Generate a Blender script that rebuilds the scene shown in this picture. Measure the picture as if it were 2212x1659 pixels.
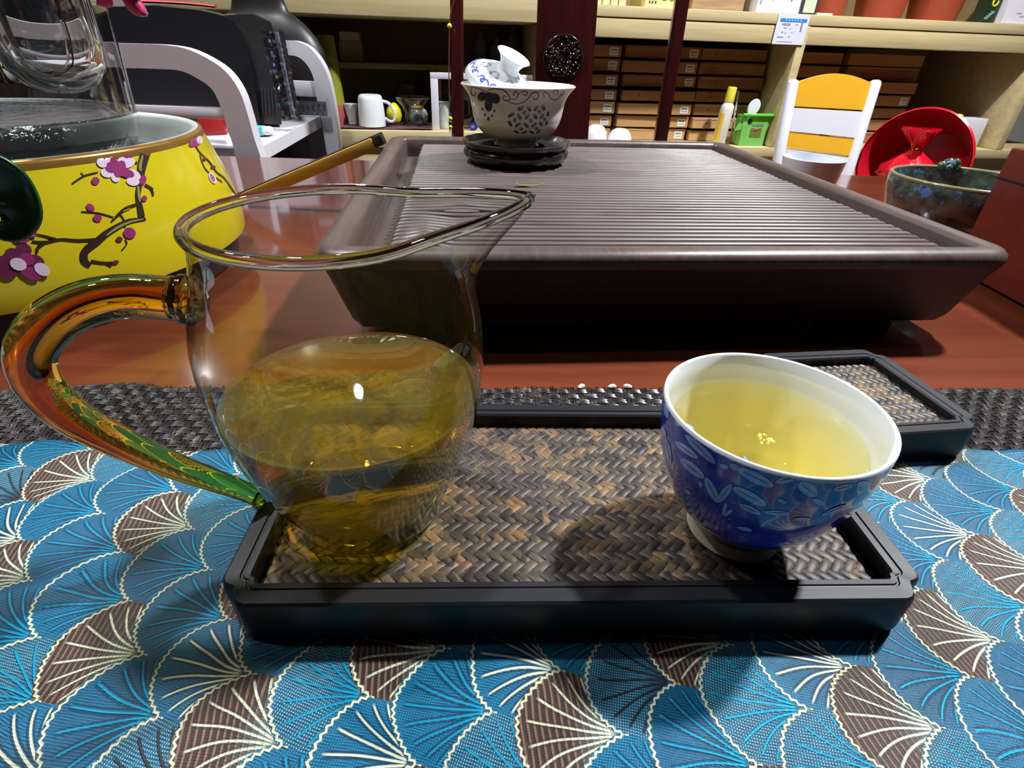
import bpy, bmesh, math, random
import numpy as np
from mathutils import Vector, Matrix, Euler
PI = math.pi; R = math.radians
random.seed(7)
for o in list(bpy.data.objects): bpy.data.objects.remove(o)
SC = bpy.context.scene; COL = SC.collection
CM = 0.01                                             # the scene is measured in centimetres, table top = 0

# ------------------------------------------------------------------ camera, world, lamps, exposure
FPX, PITCH, ROLL, CAMZ = 1160.3, R(32.238), R(2.053), 18.0
cd = bpy.data.cameras.new('camera'); cam = bpy.data.objects.new('camera', cd); COL.objects.link(cam)
cd.sensor_fit = 'HORIZONTAL'; cd.sensor_width = 36.0; cd.lens = 36.0 * FPX / 2212.0
cd.clip_start = 0.005; cd.clip_end = 60
_fw = np.array([0, math.cos(PITCH), -math.sin(PITCH)]); _up = np.array([0, math.sin(PITCH), math.cos(PITCH)]); _rt = np.array([1., 0, 0])
_r2 = math.cos(ROLL) * _rt + math.sin(ROLL) * _up; _u2 = -math.sin(ROLL) * _rt + math.cos(ROLL) * _up
M = Matrix(((_r2[0], _u2[0], -_fw[0], 0), (_r2[1], _u2[1], -_fw[1], 0), (_r2[2], _u2[2], -_fw[2], CAMZ * CM), (0, 0, 0, 1)))
cam.matrix_world = M
SC.camera = cam
cd.dof.use_dof = False

SC.view_settings.view_transform = 'Standard'; SC.view_settings.look = 'None'
SC.view_settings.gamma = 1.0; SC.view_settings.use_curve_mapping = False
SC.view_settings.exposure = 0.12
w = bpy.data.worlds.new('room_air'); SC.world = w; w.use_nodes = True
bg = w.node_tree.nodes['Background']; bg.inputs[0].default_value = (0.80, 0.84, 1.0, 1); bg.inputs[1].default_value = 0.009

def lamp(name, loc, target, power, size, color=(0.95, 0.975, 1.0)):
    d = bpy.data.lights.new(name, 'AREA'); d.shape = 'DISK'; d.size = size; d.energy = power; d.color = color
    o = bpy.data.objects.new(name, d); COL.objects.link(o)
    o.location = Vector(loc) * CM
    o.rotation_euler = (Vector(target) * CM - o.location).to_track_quat('-Z', 'Y').to_euler()
    return o
lamp('ceiling_and_fill_lamp', (112, 93, 178), (40, 60, 0), 86, 0.13)
lamp('ceiling_and_fill_lamp', (-66, 82, 178), (-10, 60, 0), 23, 0.13)
lamp('ceiling_and_fill_lamp', (-150, 120, 178), (-60, 130, 0), 15, 0.13)
lamp('ceiling_and_fill_lamp', (-125, 25, 178), (-80, 80, 0), 4.5, 0.13)  # unseen fill lamp, added to brighten the white stand's near arch
for lx, ly in ((-92, 268), (134, 276), (184, 268)): lamp('far_lamp', (lx, ly, 174), (10, 60, 0), 1.6, 0.045)
SC.cycles.sample_clamp_indirect = 6.0
SC.cycles.max_bounces = 14; SC.cycles.diffuse_bounces = 3; SC.cycles.transparent_max_bounces = 24; SC.cycles.transmission_bounces = 14
SC.cycles.caustics_reflective = False

# ------------------------------------------------------------------ placing helpers: where a line of sight meets the place
def ray(x, y): return (x - 1106) / FPX * _r2 - (y - 829.5) / FPX * _u2 + _fw
EYE = np.array([0, 0, CAMZ])
def at_z(x, y, z): d = ray(x, y); return EYE + d * ((z - CAMZ) / d[2])
def at_y(x, y, Y): d = ray(x, y); return EYE + d * (Y / d[1])
def on_plane(x, y, P, n): d = ray(x, y); return EYE + d * (((np.asarray(P) - EYE) @ n) / (d @ n))
def project(p):
    X = np.asarray(p, float) - EYE; z = X @ _fw
    return 1106 + FPX * (X @ _r2) / z, 829.5 - FPX * (X @ _u2) / z

# ------------------------------------------------------------------ node helper
class S:
    """a shader socket with arithmetic"""
    def __init__(s, t, sock): s.t = t; s.s = sock
    def _m(s, op, *a):
        n = s.t.nodes.new('ShaderNodeMath'); n.operation = op
        for i, x in enumerate((s,) + a):
            if isinstance(x, S): s.t.links.new(x.s, n.inputs[i])
            else: n.inputs[i].default_value = float(x)
        return S(s.t, n.outputs[0])
    def __add__(s, o): return s._m('ADD', o)
    __radd__ = __add__
    def __sub__(s, o): return s._m('SUBTRACT', o)
    def __rsub__(s, o): return (s * -1.0) + o
    def __mul__(s, o): return s._m('MULTIPLY', o)
    __rmul__ = __mul__
    def __truediv__(s, o): return s._m('DIVIDE', o)
    def floor(s): return s._m('FLOOR')
    def sin(s): return s._m('SINE')
    def cos(s): return s._m('COSINE')
    def abs(s): return s._m('ABSOLUTE')
    def sqrt(s): return s._m('SQRT')
    def atan2(s, o): return s._m('ARCTAN2', o)
    def mod(s, o): return s._m('FLOORED_MODULO', o)
    def gt(s, o): return s._m('GREATER_THAN', o)
    def lt(s, o): return s._m('LESS_THAN', o)
    def mx(s, o): return s._m('MAXIMUM', o)
    def mn(s, o): return s._m('MINIMUM', o)
    def pw(s, o): return s._m('POWER', o)
    def tri(s, o): return s._m('PINGPONG', o)
    def clamp(s): return s.mx(0.0).mn(1.0)
def sstep(x, a, b):
    n = x.t.nodes.new('ShaderNodeMapRange'); n.interpolation_type = 'SMOOTHSTEP'
    x.t.links.new(x.s, n.inputs[0]); n.inputs[1].default_value = a; n.inputs[2].default_value = b
    return S(x.t, n.outputs[0])
def c4(c): return (c[0], c[1], c[2], 1.0)
def mixc(t, f, a, b):
    n = t.nodes.new('ShaderNodeMix'); n.data_type = 'RGBA'
    if isinstance(f, S): t.links.new(f.s, n.inputs[0])
    else: n.inputs[0].default_value = f
    for k, v in ((6, a), (7, b)):
        if isinstance(v, S): t.links.new(v.s, n.inputs[k])
        else: n.inputs[k].default_value = c4(v)
    return S(t, n.outputs[2])
def srgb(r, g, b):
    f = lambda v: (v / 255 / 12.92) if v <= 10 else ((v / 255 + .055) / 1.055) ** 2.4
    return (f(r), f(g), f(b))
class Mat:
    def __init__(s, name):
        s.m = bpy.data.materials.new(name); s.m.use_nodes = True; s.t = s.m.node_tree
        s.b = s.t.nodes['Principled BSDF']; s.out = s.t.nodes['Material Output']
    def set(s, **k):
        al = dict(color='Base Color', rough='Roughness', metal='Metallic', spec='Specular IOR Level', coat='Coat Weight', coatr='Coat Roughness',
                  ior='IOR', trans='Transmission Weight', sheen='Sheen Weight', sss='Subsurface Weight', alpha='Alpha', normal='Normal')
        for key, v in k.items():
            i = s.b.inputs[al[key]]
            if isinstance(v, S): s.t.links.new(v.s, i)
            elif isinstance(v, tuple): i.default_value = c4(v)
            else: i.default_value = v
        return s
    def pos(s, kind='Object', scale=(1, 1, 1), rot=(0, 0, 0)):
        tc = s.t.nodes.new('ShaderNodeTexCoord'); mp = s.t.nodes.new('ShaderNodeMapping')
        s.t.links.new(tc.outputs[kind], mp.inputs[0]); mp.inputs['Scale'].default_value = scale; mp.inputs['Rotation'].default_value = rot
        return S(s.t, mp.outputs[0])
    def sep(s, v):
        n = s.t.nodes.new('ShaderNodeSeparateXYZ'); s.t.links.new(v.s, n.inputs[0]); return [S(s.t, n.outputs[i]) for i in range(3)]
    def comb(s, x, y, z=0.0):
        n = s.t.nodes.new('ShaderNodeCombineXYZ')
        for i, q in enumerate((x, y, z)):
            if isinstance(q, S): s.t.links.new(q.s, n.inputs[i])
            else: n.inputs[i].default_value = q
        return S(s.t, n.outputs[0])
    def noise(s, v, scale=5, detail=3, rough=.5, dist=0):
        n = s.t.nodes.new('ShaderNodeTexNoise'); s.t.links.new(v.s, n.inputs['Vector'])
        n.inputs['Scale'].default_value = scale; n.inputs['Detail'].default_value = detail; n.inputs['Roughness'].default_value = rough; n.inputs['Distortion'].default_value = dist
        return S(s.t, n.outputs['Fac'])
    def voro(s, v, scale=5, feature='F1', out='Distance'):
        n = s.t.nodes.new('ShaderNodeTexVoronoi'); n.feature = feature; s.t.links.new(v.s, n.inputs['Vector']); n.inputs['Scale'].default_value = scale
        return S(s.t, n.outputs[out])
    def white(s, v):
        n = s.t.nodes.new('ShaderNodeTexWhiteNoise'); n.noise_dimensions = '3D'; s.t.links.new(v.s, n.inputs['Vector']); return S(s.t, n.outputs['Value'])
    def ramp(s, f, stops):
        n = s.t.nodes.new('ShaderNodeValToRGB'); s.t.links.new(f.s, n.inputs[0]); e = n.color_ramp.elements
        while len(e) < len(stops): e.new(0.5)
        for q, (p, c) in zip(e, stops): q.position = p; q.color = c4(c)
        return S(s.t, n.outputs[0])
    def rnd(s):
        n = s.t.nodes.new('ShaderNodeObjectInfo'); return S(s.t, n.outputs['Random'])
    def bump(s, h, strength=.4, dist=.001):
        n = s.t.nodes.new('ShaderNodeBump'); s.t.links.new(h.s, n.inputs['Height']); n.inputs['Strength'].default_value = strength; n.inputs['Distance'].default_value = dist
        s.t.links.new(n.outputs[0], s.b.inputs['Normal']); return s
def plain(name, color, rough=.4, var=.06, scale=60, **k):
    """one colour with a faint mottling"""
    m = Mat(name); n = m.noise(m.pos(), scale, 3)
    a = tuple(c * (1 - var) for c in color); b = tuple(min(1, c * (1 + var)) for c in color)
    m.set(color=mixc(m.t, n, a, b), rough=rough, **k); return m.m
def wood(name, dark, light, axis=0, scale=1.0, rough=.4, bump=.2, **k):
    m = Mat(name); sc = [28 * scale, 28 * scale, 28 * scale]; sc[axis] = 1.6 * scale
    v = m.pos(scale=tuple(sc)); n1 = m.noise(v, 2.2, 5, .62, .8); n2 = m.noise(v, 9, 3, .6)
    f = (n1 * .75 + n2 * .35).clamp()
    m.set(color=m.ramp(f, [(.25, dark), (.75, light)]), rough=rough, **k)
    if bump: m.bump(f, bump, .0006)
    return m.m

# ------------------------------------------------------------------ mesh helper (centimetres)
class MB:
    def __init__(s): s.v = []; s.f = []; s.mi = []
    def add(s, verts, faces, mi=0, xf=None):
        n = len(s.v)
        for p in verts:
            if xf is not None: p = xf @ Vector(p)
            s.v.append(tuple(p))
        for f in faces: s.f.append(tuple(i + n for i in f)); s.mi.append(mi)
        return s
    def box(s, c, size, rz=0, mi=0, xf=None, bev=0, seg=2):
        if bev > 0:
            bm = bmesh.new(); bmesh.ops.create_cube(bm, size=1)
            for q in bm.verts: q.co = Vector((q.co.x * size[0], q.co.y * size[1], q.co.z * size[2]))
            bmesh.ops.bevel(bm, geom=list(bm.edges), offset=bev, segments=seg, profile=.5, affect='EDGES')
            bm.verts.ensure_lookup_table(); vs = [q.co.copy() for q in bm.verts]; fs = [[q.index for q in f.verts] for f in bm.faces]; bm.free()
        else:
            a, b, d = [q / 2 for q in size]
            vs = [Vector(q) for q in ((-a, -b, -d), (a, -b, -d), (a, b, -d), (-a, b, -d), (-a, -b, d), (a, -b, d), (a, b, d), (-a, b, d))]
            fs = [(3, 2, 1, 0), (4, 5, 6, 7), (0, 1, 5, 4), (1, 2, 6, 5), (2, 3, 7, 6), (3, 0, 4, 7)]
        m = Matrix.Translation(Vector(c)) @ Matrix.Rotation(rz, 4, 'Z')
        if xf is not None: m = xf @ m
        return s.add(vs, fs, mi, m)
    def lathe(s, prof, c=(0, 0, 0), seg=48, a0=0.0, a1=2 * PI, mi=0, xf=None, rfun=None):
        full = abs(a1 - a0 - 2 * PI) < 1e-6; n = seg if full else seg + 1; vs = []; fs = []
        for r, z in prof:
            for i in range(n):
                a = a0 + (a1 - a0) * i / seg; rr = r if rfun is None else rfun(r, z, a)
                vs.append((c[0] + rr * math.cos(a), c[1] + rr * math.sin(a), c[2] + z))
        for j in range(len(prof) - 1):
            for i in range(seg):
                k = (i + 1) % n
                fs.append((j * n + i, j * n + k, (j + 1) * n + k, (j + 1) * n + i))
        return s.add(vs, fs, mi, xf)
    def tube(s, path, r, seg=10, caps=True, mi=0, xf=None, closed=False, flat=1.0):
        P = [Vector(p) for p in path]; n = len(P); rr = r if hasattr(r, '__len__') else [r] * n
        vs = []; fs = []; up = None
        for i, p in enumerate(P):
            if closed: t = P[(i + 1) % n] - P[i - 1]
            else: t = P[min(i + 1, n - 1)] - P[max(i - 1, 0)]
            t.normalize()
            if up is None: up = Vector((0, 0, 1)) if abs(t.z) < .9 else Vector((1, 0, 0))
            x = t.cross(up);
            if x.length < 1e-6: x = t.orthogonal()
            x.normalize(); y = x.cross(t); y.normalize(); up = y
            for k in range(seg):
                a = 2 * PI * k / seg; vs.append(p + x * (rr[i] * math.cos(a)) + y * (rr[i] * flat * math.sin(a)))
        m = n if closed else n - 1
        for i in range(m):
            for k in range(seg):
                fs.append((i * seg + k, i * seg + (k + 1) % seg, ((i + 1) % n) * seg + (k + 1) % seg, ((i + 1) % n) * seg + k))
        if caps and not closed:
            fs.append(tuple(reversed(range(seg)))); fs.append(tuple((n - 1) * seg + k for k in range(seg)))
        return s.add(vs, fs, mi, xf)
    def prism(s, poly, a, b, mi=0, xf=None):
        """poly: 3-D points of one face; the solid runs from poly+a to poly+b"""
        n = len(poly); A = Vector(a); B = Vector(b)
        vs = [Vector(p) + A for p in poly] + [Vector(p) + B for p in poly]
        fs = [tuple(reversed(range(n))), tuple(range(n, 2 * n))] + [(i, (i + 1) % n, n + (i + 1) % n, n + i) for i in range(n)]
        return s.add(vs, fs, mi, xf)
    def grid(s, nu, nv, fn, mi=0, closed=False):
        vs = [fn(i / (nu if closed else nu - 1), j / (nv - 1)) for j in range(nv) for i in range(nu)]
        fs = [(j * nu + i, j * nu + (i + 1) % nu, (j + 1) * nu + (i + 1) % nu, (j + 1) * nu + i) for j in range(nv - 1) for i in range(nu if closed else nu - 1)]
        return s.add(vs, fs, mi)
    def fan(s, pts, mi=0):
        return s.add(pts, [tuple(range(len(pts)))], mi)
    def mesh(s, name, mats, smooth=True, angle=38):
        me = bpy.data.meshes.new(name)
        me.from_pydata([(x * CM, y * CM, z * CM) for x, y, z in s.v], [], s.f)
        for m in (mats if isinstance(mats, (list, tuple)) else [mats]): me.materials.append(m)
        if max(s.mi, default=0): me.polygons.foreach_set('material_index', s.mi)
        bm = bmesh.new(); bm.from_mesh(me); bmesh.ops.recalc_face_normals(bm, faces=bm.faces); bm.to_mesh(me); bm.free()
        if smooth:
            me.polygons.foreach_set('use_smooth', [True] * len(me.polygons)); me.set_sharp_from_angle(angle=R(angle))
        me.update(); return me
    def build(s, name, mats, parent=None, smooth=True, angle=38, world=False):
        if world and parent is not None:
            inv = parent['_inv'] if False else XF[parent.name].inverted(); s.v = [tuple(inv @ Vector(p)) for p in s.v]
        o = bpy.data.objects.new(name, s.mesh(name, mats, smooth, angle)); COL.objects.link(o)
        if parent is not None: o.parent = parent
        return o
XF = {}                                               # centimetre transform of each root, to bring world points into it
def text_mesh(name, body, size, m, align='CENTER'):
    cu = bpy.data.curves.new(name, 'FONT'); cu.body = body; cu.size = size * CM; cu.align_x = align; cu.extrude = .0002; cu.resolution_u = 3
    o = bpy.data.objects.new('tmp', cu); COL.objects.link(o); dg = bpy.context.evaluated_depsgraph_get(); me = bpy.data.meshes.new_from_object(o.evaluated_get(dg))
    bpy.data.objects.remove(o); bpy.data.curves.remove(cu); me.materials.clear(); me.materials.append(m); return me
def tag(o, label=None, cat=None, group=None, kind=None):
    if label: o['label'] = label
    if cat: o['category'] = cat
    if group: o['group'] = group
    if kind: o['kind'] = kind
    return o
def thing(name, label, cat, loc=(0, 0, 0), rz=0.0, group=None, kind=None):
    o = bpy.data.objects.new(name, None); COL.objects.link(o); o.empty_display_size = .02
    o.location = Vector([float(q) for q in loc]) * CM; o.rotation_euler = (0, 0, rz)
    XF[o.name] = Matrix.Translation(Vector([float(q) for q in loc])) @ Matrix.Rotation(rz, 4, 'Z')
    return tag(o, label, cat, group, kind)
def copy_tree(src, loc, rz, label, group=None):
    c = src.copy(); COL.objects.link(c); c.location = Vector([float(q) for q in loc]) * CM; c.rotation_euler = (0, 0, rz); c['label'] = label
    if group: c['group'] = group
    for ch in src.children:
        d = ch.copy(); COL.objects.link(d); d.parent = c
        for g in ch.children:
            e = g.copy(); COL.objects.link(e); e.parent = d
    return c
def spline(pts, n):
    """points along a smooth curve through pts"""
    P = [np.asarray(p, float) for p in pts]; out = []; m = len(P) - 1
    for k in range(n):
        u = k / (n - 1) * m; i = min(int(u), m - 1); t = u - i
        a, b, c, d = P[max(i - 1, 0)], P[i], P[i + 1], P[min(i + 2, m)]
        out.append(.5 * ((2 * b) + (c - a) * t + (2 * a - 5 * b + 4 * c - d) * t * t + (3 * b - a - 3 * c + d) * t ** 3))
    return out
def hermite(zk, rk):
    zk = np.array(zk, float); rk = np.array(rk, float); mm = np.gradient(rk, zk)
    def f(z):
        i = int(np.clip(np.searchsorted(zk, z) - 1, 0, len(zk) - 2)); h = zk[i + 1] - zk[i]; t = min(max((z - zk[i]) / h, 0), 1)
        return (2 * t**3 - 3 * t**2 + 1) * rk[i] + (t**3 - 2 * t**2 + t) * h * mm[i] + (-2 * t**3 + 3 * t**2) * rk[i + 1] + (t**3 - t**2) * h * mm[i + 1]
    return f
def hit_round(x, y, c, rf, z0, z1, lift=.015):
    """first point of a turned body (axis c, radius rf(z)) on a line of sight, lifted off its surface"""
    d = ray(x, y); t0, t1 = (z0 - CAMZ) / d[2], (z1 - CAMZ) / d[2]
    ts = np.linspace(min(t0, t1), max(t0, t1), 400); prev = None
    for t in ts:
        z = CAMZ + d[2] * t; q = rf(z) - math.hypot(d[0] * t - c[0], d[1] * t - c[1])
        if q > 0:
            if prev is not None:
                tp, qp = prev; t = tp + (t - tp) * (-qp) / (q - qp)
            P = EYE + d * t; a = math.atan2(P[1] - c[1], P[0] - c[0])
            return (P[0] + lift * math.cos(a), P[1] + lift * math.sin(a), P[2])
        prev = (t, q)
    return None
def px_stroke(mb, pts, wd, hit, n=None, mi=0):
    n = n or max(4, len(pts) * 4); Q = spline(pts, n); W = wd if hasattr(wd, '__len__') else [wd, wd]
    L = []
    for i, q in enumerate(Q):
        t = Q[min(i + 1, n - 1)] - Q[max(i - 1, 0)]; t = t / (np.hypot(*t) + 1e-9); nn = np.array([-t[1], t[0]])
        w_ = np.interp(i / (n - 1), np.linspace(0, 1, len(W)), W) / 2
        a, b = hit(*(q + nn * w_)), hit(*(q - nn * w_))
        if a is None or b is None:
            continue
        L.append((a, b))
    if len(L) < 2: return
    vs = [p for ab in L for p in ab]; mb.add(vs, [(2 * i, 2 * i + 1, 2 * i + 3, 2 * i + 2) for i in range(len(L) - 1)], mi)
def px_ellipse(mb, cx, cy, rx, ry, ang, hit, n=14, mi=0, pinch=0.0):
    c = hit(cx, cy)
    if c is None: return
    rows = []
    for f_ in (.34, .67, 1.0):
        row = []
        for k in range(n):
            a = 2 * PI * k / n; ux, uy = f_ * rx * math.cos(a), f_ * ry * math.sin(a)
            p = hit(cx + ux * math.cos(ang) - uy * math.sin(ang), cy + ux * math.sin(ang) + uy * math.cos(ang))
            if p is None: return
            row.append(p)
        rows.append(row)
    fs = [(0, 1 + k, 1 + (k + 1) % n) for k in range(n)]
    for j in range(2): fs += [(1 + j * n + k, 1 + (j + 1) * n + k, 1 + (j + 1) * n + (k + 1) % n, 1 + j * n + (k + 1) % n) for k in range(n)]
    mb.add([c] + rows[0] + rows[1] + rows[2], fs, mi)

# ------------------------------------------------------------------ materials
def thin_glass(name, tint=(1, 1, 1), edge=(.75, .78, .74), ior=1.45, pw=3.0, gloss=1.0):
    """clear blown glass as a thin sheet: lets light straight through, mirrors by Fresnel, deepens where one looks along the wall"""
    m = Mat(name); t = m.t; t.nodes.remove(m.b)
    lw = t.nodes.new('ShaderNodeLayerWeight'); lw.inputs[0].default_value = .5
    f = S(t, lw.outputs['Facing']).pw(pw)
    tr = t.nodes.new('ShaderNodeBsdfTransparent'); t.links.new(mixc(t, f, tint, edge).s, tr.inputs[0])
    gl = t.nodes.new('ShaderNodeBsdfGlossy'); gl.inputs['Roughness'].default_value = .015; gl.inputs['Color'].default_value = (gloss, gloss, gloss, 1)
    F0 = ((ior - 1) / (ior + 1)) ** 2; fr = S(t, lw.outputs['Facing']).pw(5.0) * (1 - F0) + F0
    mx = t.nodes.new('ShaderNodeMixShader'); t.links.new(fr.s, mx.inputs[0]); t.links.new(tr.outputs[0], mx.inputs[1]); t.links.new(gl.outputs[0], mx.inputs[2])
    t.links.new(mx.outputs[0], m.out.inputs[0]); return m
def real_glass(name, color=(1, 1, 1), ior=1.47, rough=0.0):
    m = Mat(name); m.set(color=color, rough=rough, ior=ior, trans=1.0); return m.m
def absorb(m, color, density):
    v = m.t.nodes.new('ShaderNodeVolumeAbsorption'); v.inputs[0].default_value = c4(color); v.inputs[1].default_value = density
    m.t.links.new(v.outputs[0], m.out.inputs['Volume']); return m

M_lacquer = plain('black_lacquer', (.010, .010, .013), .42, spec=.32)
M_porc = plain('white_porcelain', srgb(226, 230, 236), .12, .02, coat=.6, coatr=.06)
M_white_paint = plain('white_paint', srgb(214, 212, 222), .32, .02)
M_cream_wood = wood('cream_shelf_wood', srgb(166, 146, 104), srgb(202, 186, 140), 0, .5, .55, .08)
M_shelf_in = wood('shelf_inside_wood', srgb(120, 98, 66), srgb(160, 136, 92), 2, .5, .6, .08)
M_table = wood('orange_brown_table_wood', srgb(84, 36, 21), srgb(120, 60, 38), 0, .35, .22, .03, coat=.7, coatr=.08)
M_chest = wood('dark_red_wood', srgb(74, 22, 16), srgb(112, 36, 24), 0, .5, .35, .05)
M_chair = wood('dark_rosewood', srgb(30, 8, 8), srgb(56, 15, 13), 2, .6, .22, .03, coat=.5, coatr=.1)
M_tray = wood('walnut_tray_wood', srgb(60, 48, 47), srgb(108, 92, 89), 0, .9, .40, .35)
_q = Mat.__new__(Mat); _q.m = M_tray; _q.t = M_tray.node_tree; _q.b = _q.t.nodes['Principled BSDF']; _q.out = _q.t.nodes['Material Output']
_src = S(_q.t, _q.b.inputs['Base Color'].links[0].from_socket); _st = sstep(_q.noise(_q.pos(scale=(9, 26, 9)), 1.0, 3, .6), .56, .68)
_q.set(color=mixc(_q.t, _st * .6, _src, srgb(72, 44, 40)))
M_tray_side = wood('walnut_rim_wood', srgb(48, 37, 35), srgb(96, 79, 73), 1, .9, .38, .3)
M_bamboo = wood('bamboo_wood', srgb(150, 106, 46), srgb(206, 166, 92), 0, .8, .35, .1)
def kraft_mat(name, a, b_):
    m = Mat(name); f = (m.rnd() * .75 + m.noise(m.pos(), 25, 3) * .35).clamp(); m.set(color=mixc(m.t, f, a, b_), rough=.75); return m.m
M_kraft = kraft_mat('kraft_board', srgb(156, 112, 70), srgb(192, 150, 100)); M_kraft_shaded = kraft_mat('kraft_board_shade_painted', srgb(120, 78, 52), srgb(164, 114, 74))  # second kraft is a darker copy with the bay's shade painted in
M_sticker = plain('white_sticker', srgb(222, 222, 224), .6, .02)
M_ink = plain('ink', (.03, .03, .035), .6)
M_black = plain('black_plastic', (.010, .010, .013), .38)
M_dark = plain('dark_grey_gloss', (.035, .033, .034), .22)
M_yellow_paint = plain('yellow_paint', srgb(226, 168, 40), .35, .03)
M_red_plastic = plain('red_plastic', srgb(186, 20, 38), .22, .04, spec=.5)
M_red_foil = plain('red_foil', srgb(214, 22, 44), .18, .05, metal=.25)
M_gold = plain('gold_tie', srgb(220, 170, 60), .25, .05, metal=.9)

# silk brocade: overlapping ginkgo fans, all opening to the left
def brocade():
    m = Mat('blue_silk_brocade'); t = m.t
    v = m.pos(scale=(100, 100, 100), rot=(0, 0, R(7)))
    X, Y, Z = m.sep(v)
    wob = m.noise(v, .22, 1) * .9
    X = X + wob; Y = Y + m.noise(m.pos(scale=(100, 100, 100), rot=(0, 0, 1.2)), .25, 1) * .8
    h, wd, Rr = 1.98, 3.6, 2.08
    imax = ((X + Rr) / h).floor()
    res = None
    for k in (2, 1, 0):                                  # nearest column on top: mix from the lowest up
        i = imax - float(k)
        par = i.mod(2.0) * (wd / 2)
        j = ((Y - par) / wd + .5).floor()
        dx = X - i * h; dy = Y - par - j * wd
        d = (dx * dx + dy * dy).sqrt()
        ins = d.lt(Rr)
        row = j * 2.0 + i.mod(2.0)
        col = i
        if res is None: res = [dx, dy, d, row, col]
        else:
            new = [dx, dy, d, row, col]
            res = [a + (b - a) * ins for a, b in zip(res, new)]
    dx, dy, d, row, col = res
    hx = (dx * -1.0) + 1.70                              # distance from the hinge towards the open end
    r = (hx * hx + dy * dy).sqrt(); th = dy.atan2(hx)
    thr = th / (r * .34 + .20)                           # ribs splay outwards
    per = .17
    off = ((thr / per + .5).mod(1.0) - .5).abs() * per * (r * .34 + .20) * r
    ribm = (1.0 - sstep(off, .028, .055)) * sstep(r, .85, 1.0) * (1.0 - sstep(d, Rr - .5, Rr - .3))
    ribd = sstep(off, .055, .075) * (1.0 - sstep(off, .09, .13)) * sstep(r, .85, 1.0) * (1.0 - sstep(d, Rr - .5, Rr - .3))
    off2 = ((th / .42 + .5).mod(1.0) - .5).abs() * .42 * r
    foot = (1.0 - sstep(off2, .05, .08)) * sstep(r, .3, .36) * (1.0 - sstep(r, .72, .8)) * (1.0 - sstep(th.abs(), .8, .95))
    e = Rr - d
    phi = dy.atan2(dx * -1.0)
    zig = ((phi * 8.0).tri(.5)) * .22
    eb = e - zig * .75
    edge = (1.0 - sstep(eb, .075, .12)) * sstep(eb, -.02, .02)
    rnd = m.white(m.comb(col, row, 3.0))
    var = (col + row * 3.0).mod(8.0) * .5
    brown = var.lt(.5); dotted = ((var.gt(1.5) * var.lt(2.5)) * rnd.gt(.25)).mx(var.gt(2.5) * rnd.gt(.6)); blue = var.gt(.5)
    ang = 1.0
    ty = (Y * 78.0).sin(); tx = (X * 62.0).sin()
    tw = ((X * 44.0 + Y * 30.0).sin()); tw2 = ((X * 34.0 - Y * 37.0).sin())
    dots = sstep(tw * tw2, .18, .5)
    cord = sstep((X * 30.0 + Y * 9.0).sin(), -.1, .6)
    outer = sstep(r, 1.1, 2.2)
    C_blue = srgb(0, 78, 116); C_deep = srgb(0, 42, 72); C_cyan = srgb(14, 140, 176); C_cream = srgb(202, 204, 176); C_pale = srgb(120, 150, 152); C_dot = srgb(128, 172, 172)
    C_brown = srgb(112, 88, 74); C_bdark = srgb(50, 36, 32)
    sat = mixc(t, m.noise(v, 1.2, 4), C_deep, C_blue)
    sat = mixc(t, sstep(ty, .2, 1.0) * .35, sat, C_cyan)
    # three kinds of fan
    bl = mixc(t, dots * (sstep(rnd, .35, .4) * .45 + .2) * outer, sat, C_cyan)
    bl = mixc(t, ribd, bl, C_deep); bl = mixc(t, ribm * .8, bl, C_cyan); bl = mixc(t, ribm * sstep(rnd, .62, .66), bl, C_cream)
    bl = mixc(t, foot, bl, srgb(176, 120, 84))
    dt = mixc(t, dots * outer * .85, sat, C_dot)
    dt = mixc(t, ribm * .9, dt, C_bdark); dt = mixc(t, ribm * sstep(rnd, .5, .55), dt, C_cyan)
    dt = mixc(t, foot, dt, C_cyan)
    br = mixc(t, cord, C_bdark, C_brown)
    br = mixc(t, (1.0 - outer) * .55, br, C_pale)
    br = mixc(t, ribd * .6, br, C_bdark); br = mixc(t, ribm, br, C_cream); br = mixc(t, foot, br, C_cream)
    c = mixc(t, brown, mixc(t, dotted, bl, dt), br)
    c = mixc(t, edge, c, C_cream)
    hgt = ribm * .55 + edge * .8 + foot * .6 + dots * dotted * outer * .35 + cord * brown * .4 + ty * .10 + m.noise(v, 6.0, 3) * .25
    m.bump(hgt, .9, .0006)
    m.set(color=c, rough=.45, spec=.32)
    m.set(metal=(ribm + edge * .3).clamp() * .25)
    return m.m
M_silk = brocade()

# ------------------------------------------------------------------ the room
def struct(name, mb, mats, parent=None): return tag(mb.build(name, mats, parent, smooth=False), kind='structure')
M_floor = plain('grey_floor_tile', srgb(110, 104, 98), .3)
M_wall = plain('pale_wall', srgb(196, 190, 178), .8)
struct('floor', MB().box((10, 90, -77), (520, 460, 4)), M_floor)
struct('wall_back', MB().box((10, 302, 70), (520, 6, 290)), M_wall)

# ------------------------------------------------------------------ the table
tb = thing('tea_table', 'glossy orange-brown wooden tea table under the trays and cloths', 'table', (0, 38, 0), R(1.6))
MB().box((0, 0, -2), (190, 128, 4), bev=.5).build('tabletop', M_table, tb)
MB().box((0, 0, -7), (176, 114, 6), bev=.3).build('apron', M_table, tb)
for sx in (-1, 1):
    for sy in (-1, 1): MB().box((sx * 84, sy * 53, -42.5), (7, 7, 65), bev=.4).build('leg', M_table, tb)

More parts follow.
